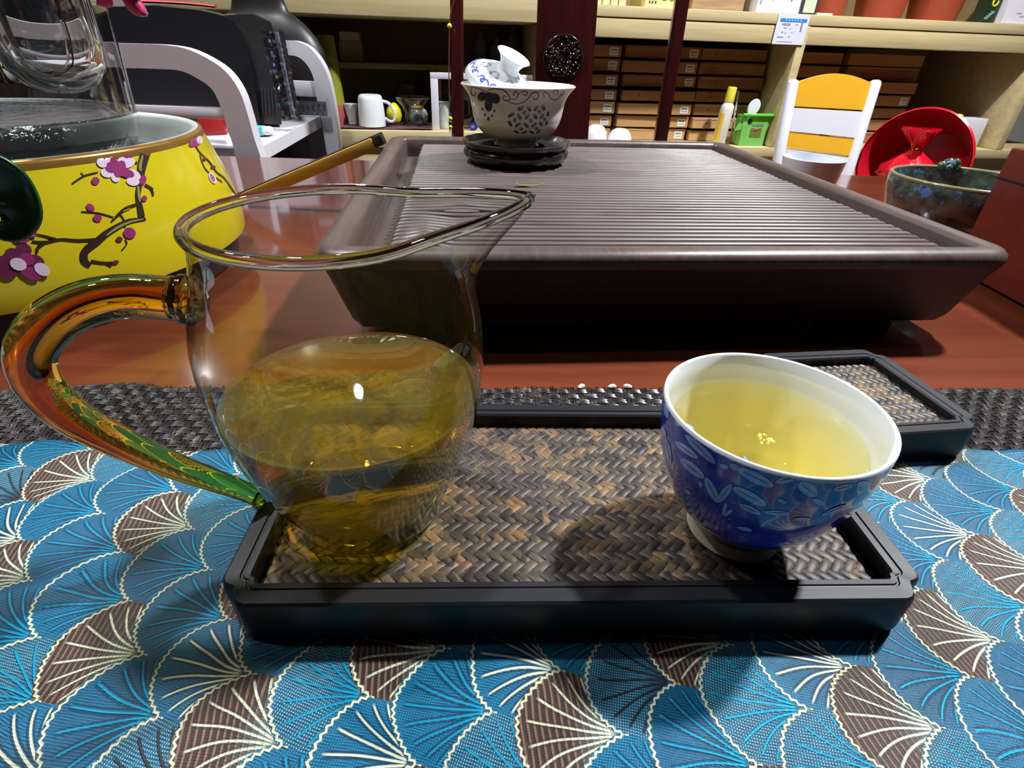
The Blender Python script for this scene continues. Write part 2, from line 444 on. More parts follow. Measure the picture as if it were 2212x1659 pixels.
# woven mat: bundles of three dark fibres going over and under
M_fibre = Mat('dark_fibre'); _n = M_fibre.noise(M_fibre.pos(scale=(160, 160, 160)), 1.2, 3)
M_fibre.set(color=M_fibre.ramp(_n, [(.35, srgb(20, 16, 17)), (.6, srgb(46, 39, 38)), (.78, srgb(130, 118, 104))]), rough=.3, spec=.6); M_fibre = M_fibre.m
mat = thing('woven_mat', 'dark brown basket-woven mat between the blue silk and the bare table', 'placemat', (0, 27.9, 0), R(3.7))
def mat_edge(x): return .45 * math.exp(-((x + 24) / 3.2) ** 2) - .25 * math.exp(-((x + 30) / 2.5) ** 2) + .06 * math.sin(x * 1.3)
mb = MB(); xs = np.linspace(-52, 52, 105)
mb.add([(x, y0, .015) for x in xs for y0 in (mat_edge(x) - .35, -26)], [(2 * i, 2 * i + 1, 2 * i + 3, 2 * i + 2) for i in range(104)])
mb.build('backing', plain('mat_backing', (.012, .010, .010), .7), mat)
wv = MB(); PT = .565
def ribbon(path, wdt, axis):
    vs = []; fs = []; a, b = path[0], path[-1]
    for x, y, z in path:
        for k, dz in ((-1, -.018), (0, .012), (1, -.018)):
            vs.append((x + (k * wdt if axis else 0), y + (0 if axis else k * wdt), z + dz))
    for i in range(len(path) - 1):
        for k in range(2): fs.append((3 * i + k, 3 * i + k + 1, 3 * i + k + 4, 3 * i + k + 3))
    wv.add(vs, fs)
rw = random.Random(3)
ncol = int(78 / PT)
for ci in range(ncol):
    x0 = -37 + ci * PT
    for s3 in (-1, 0, 1):
        xx = x0 + s3 * .155 + rw.uniform(-.02, .02); e0 = mat_edge(xx); path = []
        for q in range(2 * 17 + 1):
            k = q / 2; y = e0 - k * PT + (rw.uniform(.0, .22) if q == 0 else 0)
            s_ = 1 if (int(math.floor(k)) + ci) % 2 == 0 else -1
            zz = .095 + .05 * s_ if q % 2 else .095
            path.append((xx + rw.uniform(-.015, .015), y, zz + rw.uniform(-.012, .012)))
        ribbon(path, .062, True)
for rj in range(17):
    for s3 in (-1, 0, 1):
        path = []
        for q in range(2 * ncol + 1):
            k = q / 2; x = -37 - PT / 2 + k * PT; y = mat_edge(x) - (rj + .5) * PT + s3 * .15 + rw.uniform(-.015, .015)
            s_ = -1 if (int(math.floor(k)) + rj) % 2 == 0 else 1
            zz = .095 + .05 * s_ if q % 2 else .095
            path.append((x, y, zz + rw.uniform(-.012, .012)))
        ribbon(path, .062, False)
tag(wv.build('weave', M_fibre, mat), kind='stuff')

# blue silk runner, a soft sheet with a few low folds
def silk(u, v):
    x = -42 + 90 * u; yb = 20.75 + .058 * (x + 15 if x > -15 else 0) + .12 * math.sin(x * .8) + .1 * math.sin(x * 2.1)
    y = -14 + (yb + 14) * v
    near = math.exp(-((x - 3) / 17.5) ** 8) * math.exp(-((y - 17) / 9.2) ** 8)
    co = math.exp(-((x - 19.5) / 8) ** 6) * math.exp(-((y - 25) / 8) ** 6)
    z = .17 + (1 - max(near, co)) * (.10 * (1 + math.sin(x * .42 + y * .25)) + .07 * (1 + math.sin(x * .9 - y * .5 + 1)))
    z += .30 * math.exp(-((x - 20.5) / 2.2) ** 2 - ((y - yb) / 1.5) ** 2) * (1 - .0)
    if v > .985: z = max(.145, z - .06)
    return (x, y, z)
sk = MB().grid(240, 110, silk).build('silk_runner', M_silk, smooth=True, angle=180)
tag(sk, 'turquoise silk brocade runner with shell-shaped fans and cream outlines', 'table runner')
so = sk.modifiers.new('hem', 'SOLIDIFY'); so.thickness = .0009; so.offset = -1

# ------------------------------------------------------------------ black trays with plaited bamboo
def strip_mat():
    m = Mat('plaited_bamboo'); v = m.pos(scale=(100, 100, 100)); n = m.noise(v, .9, 2); g = m.noise(m.pos(scale=(420, 420, 420)), 1.2, 3); vc = m.voro(v, 1.5, out='Color')
    cx = m.sep(vc)[0]
    f = (n * .3 + cx * .42 + g * .3 + m.rnd() * .18).clamp()
    m.set(color=m.ramp(f, [(.28, srgb(30, 24, 20)), (.5, srgb(58, 48, 42)), (.68, srgb(84, 70, 56)), (.88, srgb(128, 96, 58))]), rough=.48, spec=.36)
    m.bump(g, .25, .0003); return m.m
M_strip = strip_mat()
def notched(hw, hd, d, n=6):
    """outline of the tray at inset d: every corner is two small lobes with a nick between"""
    k = max(0.0, 1 - d / 1.25); c = 1.15 * k + .12; pts = []
    q = [(0, c)]
    for i in range(n + 1): a = i / n * PI / 2; q.append((c * .46 * (1 - math.cos(a)), c - c * .34 * math.sin(a) - .0))
    q = [(0, c), (.02 * c, c * .88), (.10 * c, c * .74), (.24 * c, c * .66), (.40 * c, c * .62), (.46 * c, c * .52), (.50 * c, c * .40), (.58 * c, c * .20), (.72 * c, c * .06), (.90 * c, .0), (1.05 * c, 0)]
    a, b = hw - d, hd - d
    L = [(-a + x, -b + y) for x, y in q]                 # front-left, from the left side to the front
    Rr = [(a - x, -b + y) for x, y in reversed(q)]
    top = [(x, -y) for x, y in reversed(L + Rr)]
    return L + Rr + top
def plaited_tray(name, label, cat, W, D, loc, rz, zrim=2.23, zin=1.5, inset=1.05, step=.51):
    t = thing(name, label, cat, loc, rz); hw, hd = W / 2, D / 2
    prof = [(.16, 0), (.04, .3), (0, zrim - .22), (.03, zrim - .08), (.12, zrim), (.58, zrim - .015), (.62, zrim - .07), (.68, zrim - .07), (.72, zrim - .02), (.92, zrim - .03), (1.0, zrim - .12), (inset, zin - .12)]
    mb = MB(); n = len(notched(hw, hd, 0)); vs = []; fs = []
    for d, z in prof: vs += [(x, y, z) for x, y in notched(hw, hd, d)]
    for j in range(len(prof) - 1):
        for i in range(n): fs.append((j * n + i, j * n + (i + 1) % n, (j + 1) * n + (i + 1) % n, (j + 1) * n + i))
    fs.append(tuple(range(n)))
    mb.add(vs, fs); mb.build('frame', M_lacquer, t, angle=32)
    MB().box((0, 0, zin - .2), (W - 2 * inset + .1, D - 2 * inset + .1, .14)).build('base_board', M_lacquer, t)
    # long strips at 45 degrees, two over two
    px, py = hw - inset, hd - inset; s2 = step / math.sqrt(2)
    for fam in (0, 1):
        N = int((px + py) / s2) + 2
        for i in range(-N, N + 1):
            # family 0: x - y = 2*i*s2 (runs along +x+y); family 1: x + y = 2*j*s2 (runs along -x+y)
            c0 = 2 * i * s2 + s2 * .5
            if abs(c0) > px + py - .1: continue
            if fam == 0: lo, hi = max(-px, -py + c0), min(px, py + c0)
            else: lo, hi = max(-px, c0 - py), min(px, c0 + py)
            if hi - lo < .15: continue
            nn = max(2, int((hi - lo) / (s2)) * 2 + 1); vs = []; fs = []; hwid = step * .47
            for k in range(nn + 1):
                x = lo + (hi - lo) * k / nn; y = (x - c0) if fam == 0 else (c0 - x)
                oth = ((x + y) / (2 * s2) - .25) if fam == 0 else ((x - y) / (2 * s2) - .25)
                ph = (oth - i) if fam == 0 else (i - oth)
                w_ = math.sin((ph + .5) * PI / 2 - PI * .0) * (1 if fam == 0 else -1)
                z = zin + .034 * max(-1, min(1, w_ * 1.9)) + .006 * random.uniform(-1, 1)
                nx, ny = ((-1, 1) if fam == 0 else (1, 1)); nx /= math.sqrt(2); ny /= math.sqrt(2)
                for kk, dz in ((-1, -.03), (-.55, .0), (.55, 0.0), (1, -.03)):
                    vs.append((max(-px, min(px, x + nx * hwid * kk)), max(-py, min(py, y + ny * hwid * kk)), z + dz))
            for k in range(nn):
                for kk in range(3): fs.append((4 * k + kk, 4 * k + kk + 1, 4 * k + kk + 5, 4 * k + kk + 4))
            MB().add(vs, fs).build('bamboo_strip', M_strip, t, angle=60)
    return t
T1 = np.array([3.28, 17.15]); a1 = R(2.9); T1w = (T1[0] * math.cos(a1) - T1[1] * math.sin(a1), T1[0] * math.sin(a1) + T1[1] * math.cos(a1), .205)
plaited_tray('serving_tray', 'long black lacquer tray with plaited bamboo floor holding pitcher and cup', 'tray', 24.85, 11.9, T1w, a1, zrim=2.03, zin=1.29, step=.35)
a2 = R(8.8); c2 = (27.8 - 4.4, 18.45 + 4.3); T2w = (c2[0] * math.cos(a2) - c2[1] * math.sin(a2), c2[0] * math.sin(a2) + c2[1] * math.cos(a2), .2)
plaited_tray('square_coaster', 'small square black lacquer coaster with bamboo floor, empty, behind the blue cup', 'coaster', 8.8, 8.6, T2w, a2, zrim=2.0, zin=1.45, inset=.95, step=.32)

for k, (x, y) in enumerate(((1256, 838), (1323, 838), (1356, 838))):
    q = at_z(x, y, .16); cr_ = MB().lathe([(0, -.09), (.16, -.06), (.22, .03), (.14, .12), (0, .14)], (q[0], q[1] + .1, .2), 10, rfun=lambda r, z, a: r * (1 + .3 * math.sin(2 * a + k))).build('crumb', plain('white_crumb', srgb(214, 208, 196), .6))
    tag(cr_, ['tiny white crumb on the mat edge, first right of the glass pitcher', 'tiny white crumb on the mat edge, between the two other crumbs', 'tiny white crumb on the mat edge, nearest the blue cup'][k], 'crumb', 'white crumbs on the woven mat')

# ------------------------------------------------------------------ the big tea tray with grooved top
M_tray_shade = wood('walnut_side_shade_painted', srgb(22, 14, 15), srgb(42, 29, 29), 0, .8, .5, .2)  # darker walnut: shade on the tray's unlit sides painted into the wood
aT = R(6.18); exT = np.array([math.cos(aT), math.sin(aT)]); eyT = np.array([-math.sin(aT), math.cos(aT)])
def tray_w(x, y): p = exT * x + eyT * y; return (p[0], p[1])
TX0, TX1, TY0, TY1 = -9.25, 38.85, 32.5, 82.4
bt = thing('tea_tray', 'large dark walnut tea tray with grooved top carrying the lidded bowl', 'tea tray', (*tray_w(14.8, 57.45), 0), aT)
def rrect(hw, hd, d, r=2.3, n=8):
    a, b, rr = hw - d, hd - d, max(.25, r - d * .9); pts = []
    for cx, cy, s in ((-a + rr, -b + rr, 180), (a - rr, -b + rr, 270), (a - rr, b - rr, 0), (-a + rr, b - rr, 90)):
        for i in range(n + 1):
            q = R(s + 90 * i / n); pts.append((cx + rr * math.cos(q), cy + rr * math.sin(q)))
    return pts
def rings(mb, outline, prof, cap0=True, cap1=False, mi=0):
    n = len(outline(0)); vs = []; fs = []
    for d, z in prof: vs += [(x, y, z) for x, y in outline(d)]
    for j in range(len(prof) - 1):
        for i in range(n): fs.append((j * n + i, j * n + (i + 1) % n, (j + 1) * n + (i + 1) % n, (j + 1) * n + i))
    if cap0: fs.append(tuple(range(n)))
    if cap1: fs.append(tuple((len(prof) - 1) * n + i for i in range(n)))
    mb.add(vs, fs, mi)
hwT, hdT = (TX1 - TX0) / 2, (TY1 - TY0) / 2
ol = lambda d: rrect(hwT, hdT, d)
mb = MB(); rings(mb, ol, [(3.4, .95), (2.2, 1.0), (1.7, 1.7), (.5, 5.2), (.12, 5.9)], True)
mb.build('body', M_tray_shade, bt, angle=50)
mb = MB(); rings(mb, ol, [(.12, 5.9), (0, 6.3), (.1, 6.65), (.4, 6.92), (.8, 7.02), (1.3, 7.03), (1.75, 6.9), (2.0, 6.6), (2.1, 5.6), (2.2, 4.6)], False, True)
mb.build('rim', M_tray_side, bt, angle=50)
for sx in (-1, 1):
    for sy in (-1, 1): MB().box((sx * (hwT - 6), sy * (hdT - 6), .5), (4, 4, .96), bev=.2).build('foot', M_lacquer, bt)
# grooved board: rounded slats, swirling round two knots at the near left
bx0, bx1, by0, by1 = -19.6, 21.0, -22.3, 21.6
MB().box(((bx0 + bx1) / 2, (by0 + by1) / 2, 5.45), (bx1 - bx0 - .3, by1 - by0, 1.2), bev=.15).build('slat_board', M_tray, bt)
NS = 45; pitch = (by1 - by0) / NS
def sway(x, y):
    k1 = 1.45 * math.exp(-((x + 17.3) / 1.25) ** 2) * math.exp(-((y + 22.3) / 5.5) ** 2)
    a_ = y + 12.6; k2 = 1.1 * math.exp(-((x + 14.6) / 2.2) ** 2) * math.tanh(a_ / .8) * math.exp(-(a_ / 3.2) ** 2)
    return k1 + k2
for k in range(NS):
    yc = by0 + (k + .5) * pitch; wob = k < 18
    xe0, xe1 = bx0 + random.uniform(-.05, .05), bx1 + random.uniform(-.08, .08)
    xs = [xe0, xe0 + .12, xe0 + .35] + (list(np.linspace(xe0 + .8, -7, 44)) if wob else [-8]) + ([0, 10] if wob else [2, 12]) + [xe1 - .45, xe1 - .16, xe1]
    vs = []; fs = []; sec = ((-.335, -.46), (-.31, -.14), (-.2, -.01), (0, .035), (.2, -.01), (.31, -.14), (.335, -.46))
    for i, x in enumerate(xs):
        dr = {0: .38, 1: .12, 2: .02}.get(min(i, len(xs) - 1 - i), 0); yy = yc + (sway(x, yc) if wob else 0)
        for dy, dz in sec: vs.append((x, yy + dy * (1 - dr * .4), 6.44 + dz - (dr if dz > -.3 else 0)))
    n = len(sec)
    for i in range(len(xs) - 1):
        for q in range(n - 1): fs.append((i * n + q, i * n + q + 1, (i + 1) * n + q + 1, (i + 1) * n + q))
    fs.append(tuple(range(n))); fs.append(tuple((len(xs) - 1) * n + q for q in range(n)))
    MB().add(vs, fs).build('slat', M_tray, bt, angle=50)

MB().lathe([(1.5, -.3), (1.45, -.02), (1.1, .03), (0, .0)], seg=32, xf=Matrix.Translation((-14.6, -12.6, 6.44)) @ Matrix.Diagonal(Vector((1.0, .28, 1, 1)))).build('wood_knot', M_tray, bt)
# a curled tea leaf left on the slats
P = at_z(1145, 400, 6.6); lf = MB(); pth = [(-1.35, .1, .25), (-.9, -.05, .1), (-.3, .0, .12), (.4, .05, .08), (1.0, .1, .2), (1.4, .2, .3)]
lf.tube([(P[0] + x, P[1] + y, P[2] + z - .12) for x, y, z in pth], [.05, .26, .2, .16, .2, .03], 8, flat=.35)
tag(lf.build('tea_leaf', plain('olive_leaf', srgb(116, 104, 44), .35)), 'wet olive tea leaf lying on the grooved tea tray', 'leaf')

# ------------------------------------------------------------------ coaster, lidded bowl
GC = (-.49, 67.1); ZS = 6.49
co = thing('bowl_stand', 'scalloped dark wooden stand under the blue and white lidded bowl', 'coaster', (*GC, ZS))
scal = lambda amp, n: (lambda r, z, a: r * (1 + amp * abs(math.cos(a * n / 2)) - amp * .4))
mb = MB(); mb.lathe([(0, .0), (4.9, .0), (5.3, .15), (5.95, .9), (6.0, 1.2), (5.75, 1.55), (5.6, 1.6), (5.85, 1.75), (6.1, 2.15), (6.15, 2.3), (6.05, 2.36), (5.75, 2.2), (5.4, 1.85), (5.0, 1.72), (0, 1.72)], seg=112, rfun=lambda r, z, a: r * (1 + (.022 * abs(math.sin(a * 7)) if r > 5 else 0)))
M_stand = plain('dark_ebony', (.016, .012, .012), .25, coat=.4, coatr=.15)
mb.build('body', M_stand, co, angle=50)
gr = MB()                                             # pierced net: fine ridges
for i in range(-15, 16):
    x = i * .33; L = math.sqrt(max(0, 25 - x * x)); gr.tube([(x, -L, 1.76), (x, L, 1.76)], .05, 4, False); gr.tube([(-L, x, 1.79), (L, x, 1.79)], .05, 4, False)
tag(gr.build('pierced_net', plain('dark_net', (.03, .024, .024), .25), co), kind='stuff')

BZ = ZS + 1.85
gw = thing('lidded_tea_bowl', 'white pierced lidded tea bowl with blue scroll painting on the grooved tray', 'gaiwan', (*GC, BZ))
bowl_r = hermite([0, .5, .62, 1.0, 1.7, 2.7, 3.8, 4.8, 5.55, 6.0], [2.6, 2.45, 2.6, 3.5, 4.35, 4.85, 5.1, 5.35, 5.85, 6.3])
brw = lambda z: bowl_r(z - BZ)
def bhit(x, y, lift=.02): return hit_round(x, y, GC, brw, BZ, BZ + 6.0, lift)
gpx = lambda x, y: (x / 5.531 + 960, y / 5.531 + 80)
holes = [(800, 930, 40, 18, -35), (785, 1035, 38, 18, 55), (895, 950, 38, 18, 60), (990, 950, 36, 17, -50), (840, 992, 20, 22, 0), (910, 850, 36, 22, -40), (1010, 850, 36, 18, 60), (958, 900, 20, 22, 0),
         (880, 1050, 40, 17, -35), (978, 1055, 38, 17, 45), (1070, 1052, 38, 17, -40), (1035, 1000, 20, 22, 0), (1085, 945, 36, 18, 60), (1165, 945, 34, 16, -55), (1095, 850, 34, 18, -50), (1182, 840, 34, 20, 60), (1135, 890, 18, 20, 0),
         (920, 1100, 20, 20, 0), (860, 1138, 36, 15, 25), (955, 1142, 34, 14, -30), (1042, 1142, 34, 15, 30), (1105, 1095, 20, 20, 0), (1155, 1040, 30, 17, 60), (1198, 985, 17, 22, 20), (1128, 1132, 38, 13, -40), (1240, 918, 14, 28, 10), (1222, 1028, 11, 30, 20)]
mb = MB(); NA, NZ = 420, 120; vs = []; fs = []; ring = []
zz = [6.0 * (j / NZ) for j in range(NZ + 1)]
a_of = [math.atan2(-1, -.25) - PI + 2 * PI * i / NA for i in range(NA)]
vs = [(bowl_r(z) * math.cos(a), bowl_r(z) * math.sin(a), z) for z in zz for a in a_of]
def in_hole(p):
    u, v = project((p[0] + GC[0], p[1] + GC[1], p[2] + BZ)); u = (u - 960) * 5.531; v = (v - 80) * 5.531
    for cx, cy, rx, ry, an in holes:
        rx, ry = rx * 1.12, ry * 1.15
        if abs(u - cx) > 50 or abs(v - cy) > 50: continue
        c_, s_ = math.cos(R(an)), math.sin(R(an)); dx, dy = u - cx, v - cy
        if ((dx * c_ + dy * s_) / rx) ** 2 + ((-dx * s_ + dy * c_) / ry) ** 2 < 1: return True
    return False
for j in range(NZ):
    z = (zz[j] + zz[j + 1]) / 2
    for i in range(NA):
        k = (i + 1) % NA; am = a_of[i] + PI / NA
        if 1.0 < z < 4.6 and math.sin(am) < .2 and in_hole((bowl_r(z) * math.cos(am), bowl_r(z) * math.sin(am), z)): continue
        fs.append((j * NA + i, j * NA + k, (j + 1) * NA + k, (j + 1) * NA + i))
mb.add(vs, fs)
M_bowl = Mat('ivory_porcelain'); M_bowl.set(color=srgb(222, 218, 206), rough=.10, coat=.5, coatr=.05); M_bowl = M_bowl.m
ow = mb.build('pierced_wall', M_bowl, gw, angle=60); so = ow.modifiers.new('thickness', 'SOLIDIFY'); so.thickness = .0016; so.offset = -1
mb = MB(); mb.lathe([(0, .3), (2.45, .3), (2.55, 0), (2.3, .0), (2.25, .35), (0, .35)], seg=48)
mb.lathe([(0, 1.0), (2.3, 1.05), (3.3, 1.55), (4.0, 2.2), (4.45, 3.0), (4.7, 3.8), (5.05, 4.8), (5.6, 5.55), (6.1, 5.98), (6.22, 6.06), (6.31, 6.0)], seg=96)
mb.build('inner_bowl', M_porc, gw, angle=50)
M_blue_dk = plain('dark_blue_glaze', srgb(52, 56, 84), .15); M_cobalt = plain('cobalt_glaze', srgb(38, 44, 120), .15); M_navy = plain('navy_glaze', srgb(26, 30, 62), .15)
pt = MB()
for path in ([(300, 600), (370, 605), (440, 630), (500, 650), (560, 625), (640, 620), (720, 645), (770, 700), (780, 740), (740, 765), (700, 740), (712, 702), (745, 715)],
             [(725, 748), (800, 790), (880, 800), (960, 770), (1010, 720), (1050, 670), (1100, 660), (1122, 695), (1105, 740), (1070, 745), (1058, 715)],
             [(780, 745), (850, 740), (882, 690), (850, 652), (822, 680), (845, 702)], [(868, 700), (930, 650), (982, 655), (985, 690), (950, 697), (945, 668)],
             [(1205, 725), (1180, 700), (1195, 660), (1240, 680), (1270, 735), (1330, 752), (1372, 720), (1402, 660)], [(1310, 692), (1300, 652), (1340, 635), (1362, 670), (1335, 692)],
             [(340, 600), (315, 640), (330, 690), (365, 700), (372, 660)], [(1385, 680), (1412, 700), (1435, 640)]):
    px_stroke(pt, [gpx(*q) for q in path], [1.2, 2.2, 1.6], bhit, len(path) * 5)
pt.build('painted_scroll', M_blue_dk, gw, world=True)
pl = MB()
for e in ((448, 712, 52, 58, 20), (608, 735, 56, 66, -25), (530, 700, 66, 40, 0), (530, 800, 48, 92, 0)): px_ellipse(pl, *gpx(e[0], e[1]), e[2] / 5.531, e[3] / 5.531, R(e[4]), bhit, 22)
pl.build('painted_lotus', M_navy, gw, world=True)
pd = MB()
for e in ((485, 930, 12, 20), (525, 975, 17, 25), (567, 940, 12, 20), (455, 860, 12, 18), (598, 882, 12, 18)): px_ellipse(pd, *gpx(e[0], e[1]), e[2] / 5.531, e[3] / 5.531, 0, bhit, 12)
pd.build('painted_drops', M_cobalt, gw, world=True)
# lid, resting tilted in the bowl
LP = at_y(1086, 177, GC[1] + .5); lidM = Matrix.Translation(Vector(LP - np.array([GC[0], GC[1], BZ]))) @ Matrix.Rotation(R(-20), 4, 'Y') @ Matrix.Rotation(R(0), 4, 'Z')
lidM = Matrix.Translation(Vector(LP - np.array([GC[0], GC[1], BZ]))) @ Matrix.Rotation(R(25), 4, 'Y') @ Matrix.Rotation(R(15), 4, 'X') @ Matrix.Scale(.84, 4)
lid_r = [(0, 1.62), (1.4, 1.55), (2.6, 1.3), (3.7, .82), (4.5, .25), (4.85, -.25), (5.0, -.75), (4.95, -.9), (4.75, -.7), (4.3, .05), (3.4, .7), (2.2, 1.15), (0, 1.42)]
ld = MB().lathe(lid_r, seg=96, xf=lidM).build('lid', M_porc, gw, angle=60)
kn = MB().lathe([(1.5, 1.4), (1.42, 1.6), (1.32, 1.9), (1.4, 2.4), (1.75, 2.95), (2.2, 3.35), (2.25, 3.4), (2.15, 3.41), (1.6, 3.0), (1.1, 2.5), (.9, 2.25), (0, 2.2)], seg=56, xf=lidM).build('lid_knob', M_porc, gw, angle=50)
lz = hermite([0, 1.4, 2.6, 3.7, 4.5, 4.85], [1.62, 1.55, 1.3, .82, .25, -.25])
def lid_pt(r, a): return tuple(lidM @ Vector((r * math.cos(a), r * math.sin(a), lz(r) + .02)))
ls = MB()
def lid_stroke(pts, w_):
    n = len(pts) * 4; Q = spline(pts, n); vs = []
    for i, q in enumerate(Q):
        t = Q[min(i + 1, n - 1)] - Q[max(i - 1, 0)]; t = t / (np.hypot(*t) + 1e-9); nn = np.array([-t[1], t[0]]) * w_ / 2
        for s_ in (1, -1): p = q + nn * s_; vs.append(lid_pt(float(np.hypot(*p)), math.atan2(p[1], p[0])))
    ls.add(vs, [(2 * i, 2 * i + 1, 2 * i + 3, 2 * i + 2) for i in range(n - 1)])
for k in range(9):
    a0 = R(150 + k * 26); P_ = lambda r, a: (r * math.cos(a), r * math.sin(a))
    lid_stroke([P_(4.55, a0), P_(4.1, a0 + .08), P_(4.3, a0 + .2), P_(4.6, a0 + .22), P_(4.5, a0 + .12), P_(4.2, a0 + .3), P_(4.55, a0 + .42)], .12)
ls.build('painted_lid_scroll', plain('bright_cobalt', srgb(70, 84, 190), .15), gw)
lh = MB()
for k in range(3):
    ca = R(198 + k * 46)
    for q in range(5):
        b = q / 5 * 2 * PI; rc = 2.95 + .52 * math.cos(b); ac = ca + .52 * math.sin(b) / 2.95; pts = []
        for s_ in range(12):
            g_ = 2 * PI * s_ / 12; u_ = .3 * math.cos(g_); v_ = .17 * math.sin(g_); du = u_ * math.cos(b + PI / 2) - v_ * math.sin(b + PI / 2); dv = u_ * math.sin(b + PI / 2) + v_ * math.cos(b + PI / 2)
            pts.append(lid_pt(rc + du, ac + dv / 2.95))
        lh.fan(pts)
lh.build('glazed_lid_openings', plain('grey_glaze', srgb(168, 166, 168), .15), gw)
px = MB()
for k in range(1):
    px.fan([lid_pt(3.6 + .9 * math.cos(g_), R(142) + .2 * math.sin(g_)) for g_ in np.linspace(0, 2 * PI, 16)[:-1]])
px.build('painted_lid_flower', plain('violet_blue', srgb(78, 80, 180), .15), gw)

# ------------------------------------------------------------------ glass pitcher, its tea
JC = (-5.77, 16.4); JZ = 1.52
jr = hermite([1.5, 1.75, 2.4, 3.45, 4.96, 6.6, 8.23, 9.86, 11.6, 12.6, 13.36], [2.75, 2.98, 3.18, 3.6, 4.12, 4.53, 4.72, 4.70, 4.28, 4.02, 3.95])
SPA = R(17)
def lobe(a): d = (a - SPA + PI) % (2 * PI) - PI; return d
def jug_pt(r, z, a, inner=0.0):
    d = lobe(a); k = max(0.0, (z - 10.0) / 3.36); k = k * k * (3 - 2 * min(k, 1)) if k < 1 else 1.0
    g = math.exp(-(abs(d) / .40) ** 1.35); push = 2.5 * k ** 2.4 * g
    lift = .40 * k ** 3 * math.exp(-(abs(d) / .55) ** 1.5)
    rr = r + push - .25 * k * math.exp(-((abs(d) - .8) / .35) ** 2)
    return (JC[0] + rr * math.cos(a), JC[1] + rr * math.sin(a), z + lift)
jg = thing('glass_pitcher', 'clear glass tea pitcher with amber handle and pointed spout, half full', 'pitcher', (*JC, JZ))
M_jug = thin_glass('pitcher_glass', (.97, .97, .965), (.40, .39, .34), 1.5, 2.6).m
M_bead = real_glass('pitcher_rim_glass', (.93, .92, .84), 1.45)
NA = 144; zo = [1.56, 1.7, 1.9, 2.2, 2.6, 3.2, 3.9, 4.7, 5.6, 6.5, 7.4, 8.3, 9.1, 9.8, 10.4, 10.9, 11.4, 11.8, 12.2, 12.6, 13.0, 13.34]
mb = MB()
mb.grid(NA, len(zo), lambda u, v: jug_pt(jr(zo[int(round(v * (len(zo) - 1)))]), zo[int(round(v * (len(zo) - 1)))], 2 * PI * u), closed=True)
mb.build('body', M_jug, jg, world=True, angle=180)
rm = MB(); path = [jug_pt(jr(13.36), 13.36, 2 * PI * i / 180) for i in range(180)]
rm.tube(path, .19, 12, closed=True); rm.build('rim', M_bead, jg, world=True, angle=180)
mb = MB(); mb.lathe([(0, 1.95), (1.2, 1.9), (2.0, 1.72), (2.35, 1.56), (2.7, 1.56), (2.95, 1.72), (3.05, 1.95), (2.9, 2.2), (2.5, 2.35), (1.5, 2.45), (0, 2.5)], (JC[0], JC[1], 0), 72)
mb.build('thick_base', thin_glass('base_glass', (.97, .95, .86), (.62, .56, .34), 1.45, 2.0).m, jg, world=True, angle=60)
# handle: one amber glass rod in the upright plane through the axis, opposite the spout
HA = R(196); hn = np.array([-math.sin(HA), math.cos(HA), 0]); HP = np.array([JC[0], JC[1], 0])
hp = [(402, 648), (340, 642), (270, 640), (190, 655), (120, 690), (72, 745), (70, 800), (110, 862), (180, 915), (280, 965), (380, 1008), (470, 1040), (530, 1062), (566, 1082)]
hw_ = [on_plane(x, y, HP, hn) for x, y in hp]; hs = spline(hw_, 60)
hr = np.interp(np.linspace(0, 1, 60), [0, .04, .1, .35, .6, .85, .95, 1], [.72, .68, .66, .70, .60, .42, .36, .28])
M_amber = Mat('amber_glass'); q = M_amber.sep(M_amber.pos('Object', (100, 100, 100)))[2]
M_amber.set(color=mixc(M_amber.t, sstep(q, 2.0, 4.6), (.34, .58, .08), (.96, .46, .06)), rough=0.0, ior=1.46, trans=1.0)
MB().tube(hs, list(hr), 20).build('handle', M_amber.m, jg, world=True, angle=180)
bl = hw_[0]; MB().lathe([(0, -.45), (.5, -.4), (.78, -.1), (.8, .15), (.6, .4), (0, .5)], seg=24, xf=Matrix.Translation(Vector(bl)) @ Matrix.Rotation(R(90), 4, 'Y')).build('handle_joint', M_bead, jg, world=True, angle=180)
fl = hw_[-1]; MB().lathe([(0, -.35), (.32, -.25), (.42, 0), (.32, .3), (0, .42)], seg=20, xf=Matrix.Translation(Vector(fl)) @ Matrix.Rotation(R(60), 4, 'Y')).build('handle_tail', M_bead, jg, world=True, angle=180)

def tea_mat(name, tint, edge, dens):
    m = thin_glass(name, tint, edge, 1.33, 2.0); absorb(m, (.995, .86, .10), dens); return m.m
TL = 7.15
tj = thing('tea', 'golden tea filling the lower half of the glass pitcher', 'tea', (*JC, 2.5))
tm = MB(); prof = [(.02, 2.55), (1.5, 2.5), (2.5, 2.4), (2.95, 2.55)] + [(jr(z) - .12, z) for z in (2.9, 3.4, 4.0, 4.8, 5.6, 6.4, 7.0)] + [(jr(TL) - .10, TL + .1), (jr(TL) - .22, TL + .01), (jr(TL) - .4, TL), (.02, TL)]
tm.lathe(prof, (JC[0], JC[1], 0), 96); tm.mi = [1 if (k // 96 < 3 or k // 96 >= len(prof) - 4) else 0 for k in range(len(tm.mi))]
n_ = len(tm.v); tm.add([], [tuple(range(96)), tuple(range(n_ - 96, n_))], 0); tm.f[-2:] = [tuple(range(96)), tuple(range(n_ - 96, n_))]; tm.mi[-2:] = [1, 1]
M_tea = Mat('golden_tea'); M_tea.set(color=(1, 1, 1), rough=0.0, ior=1.33, trans=1.0); absorb(M_tea, (.995, .93, .05), 48)
_t = M_tea.t; _z = M_tea.sep(M_tea.pos('Object', (100, 100, 100)))[2]; _k = _z.gt(4.5).mx(_z.lt(.3)) * .46 + .17
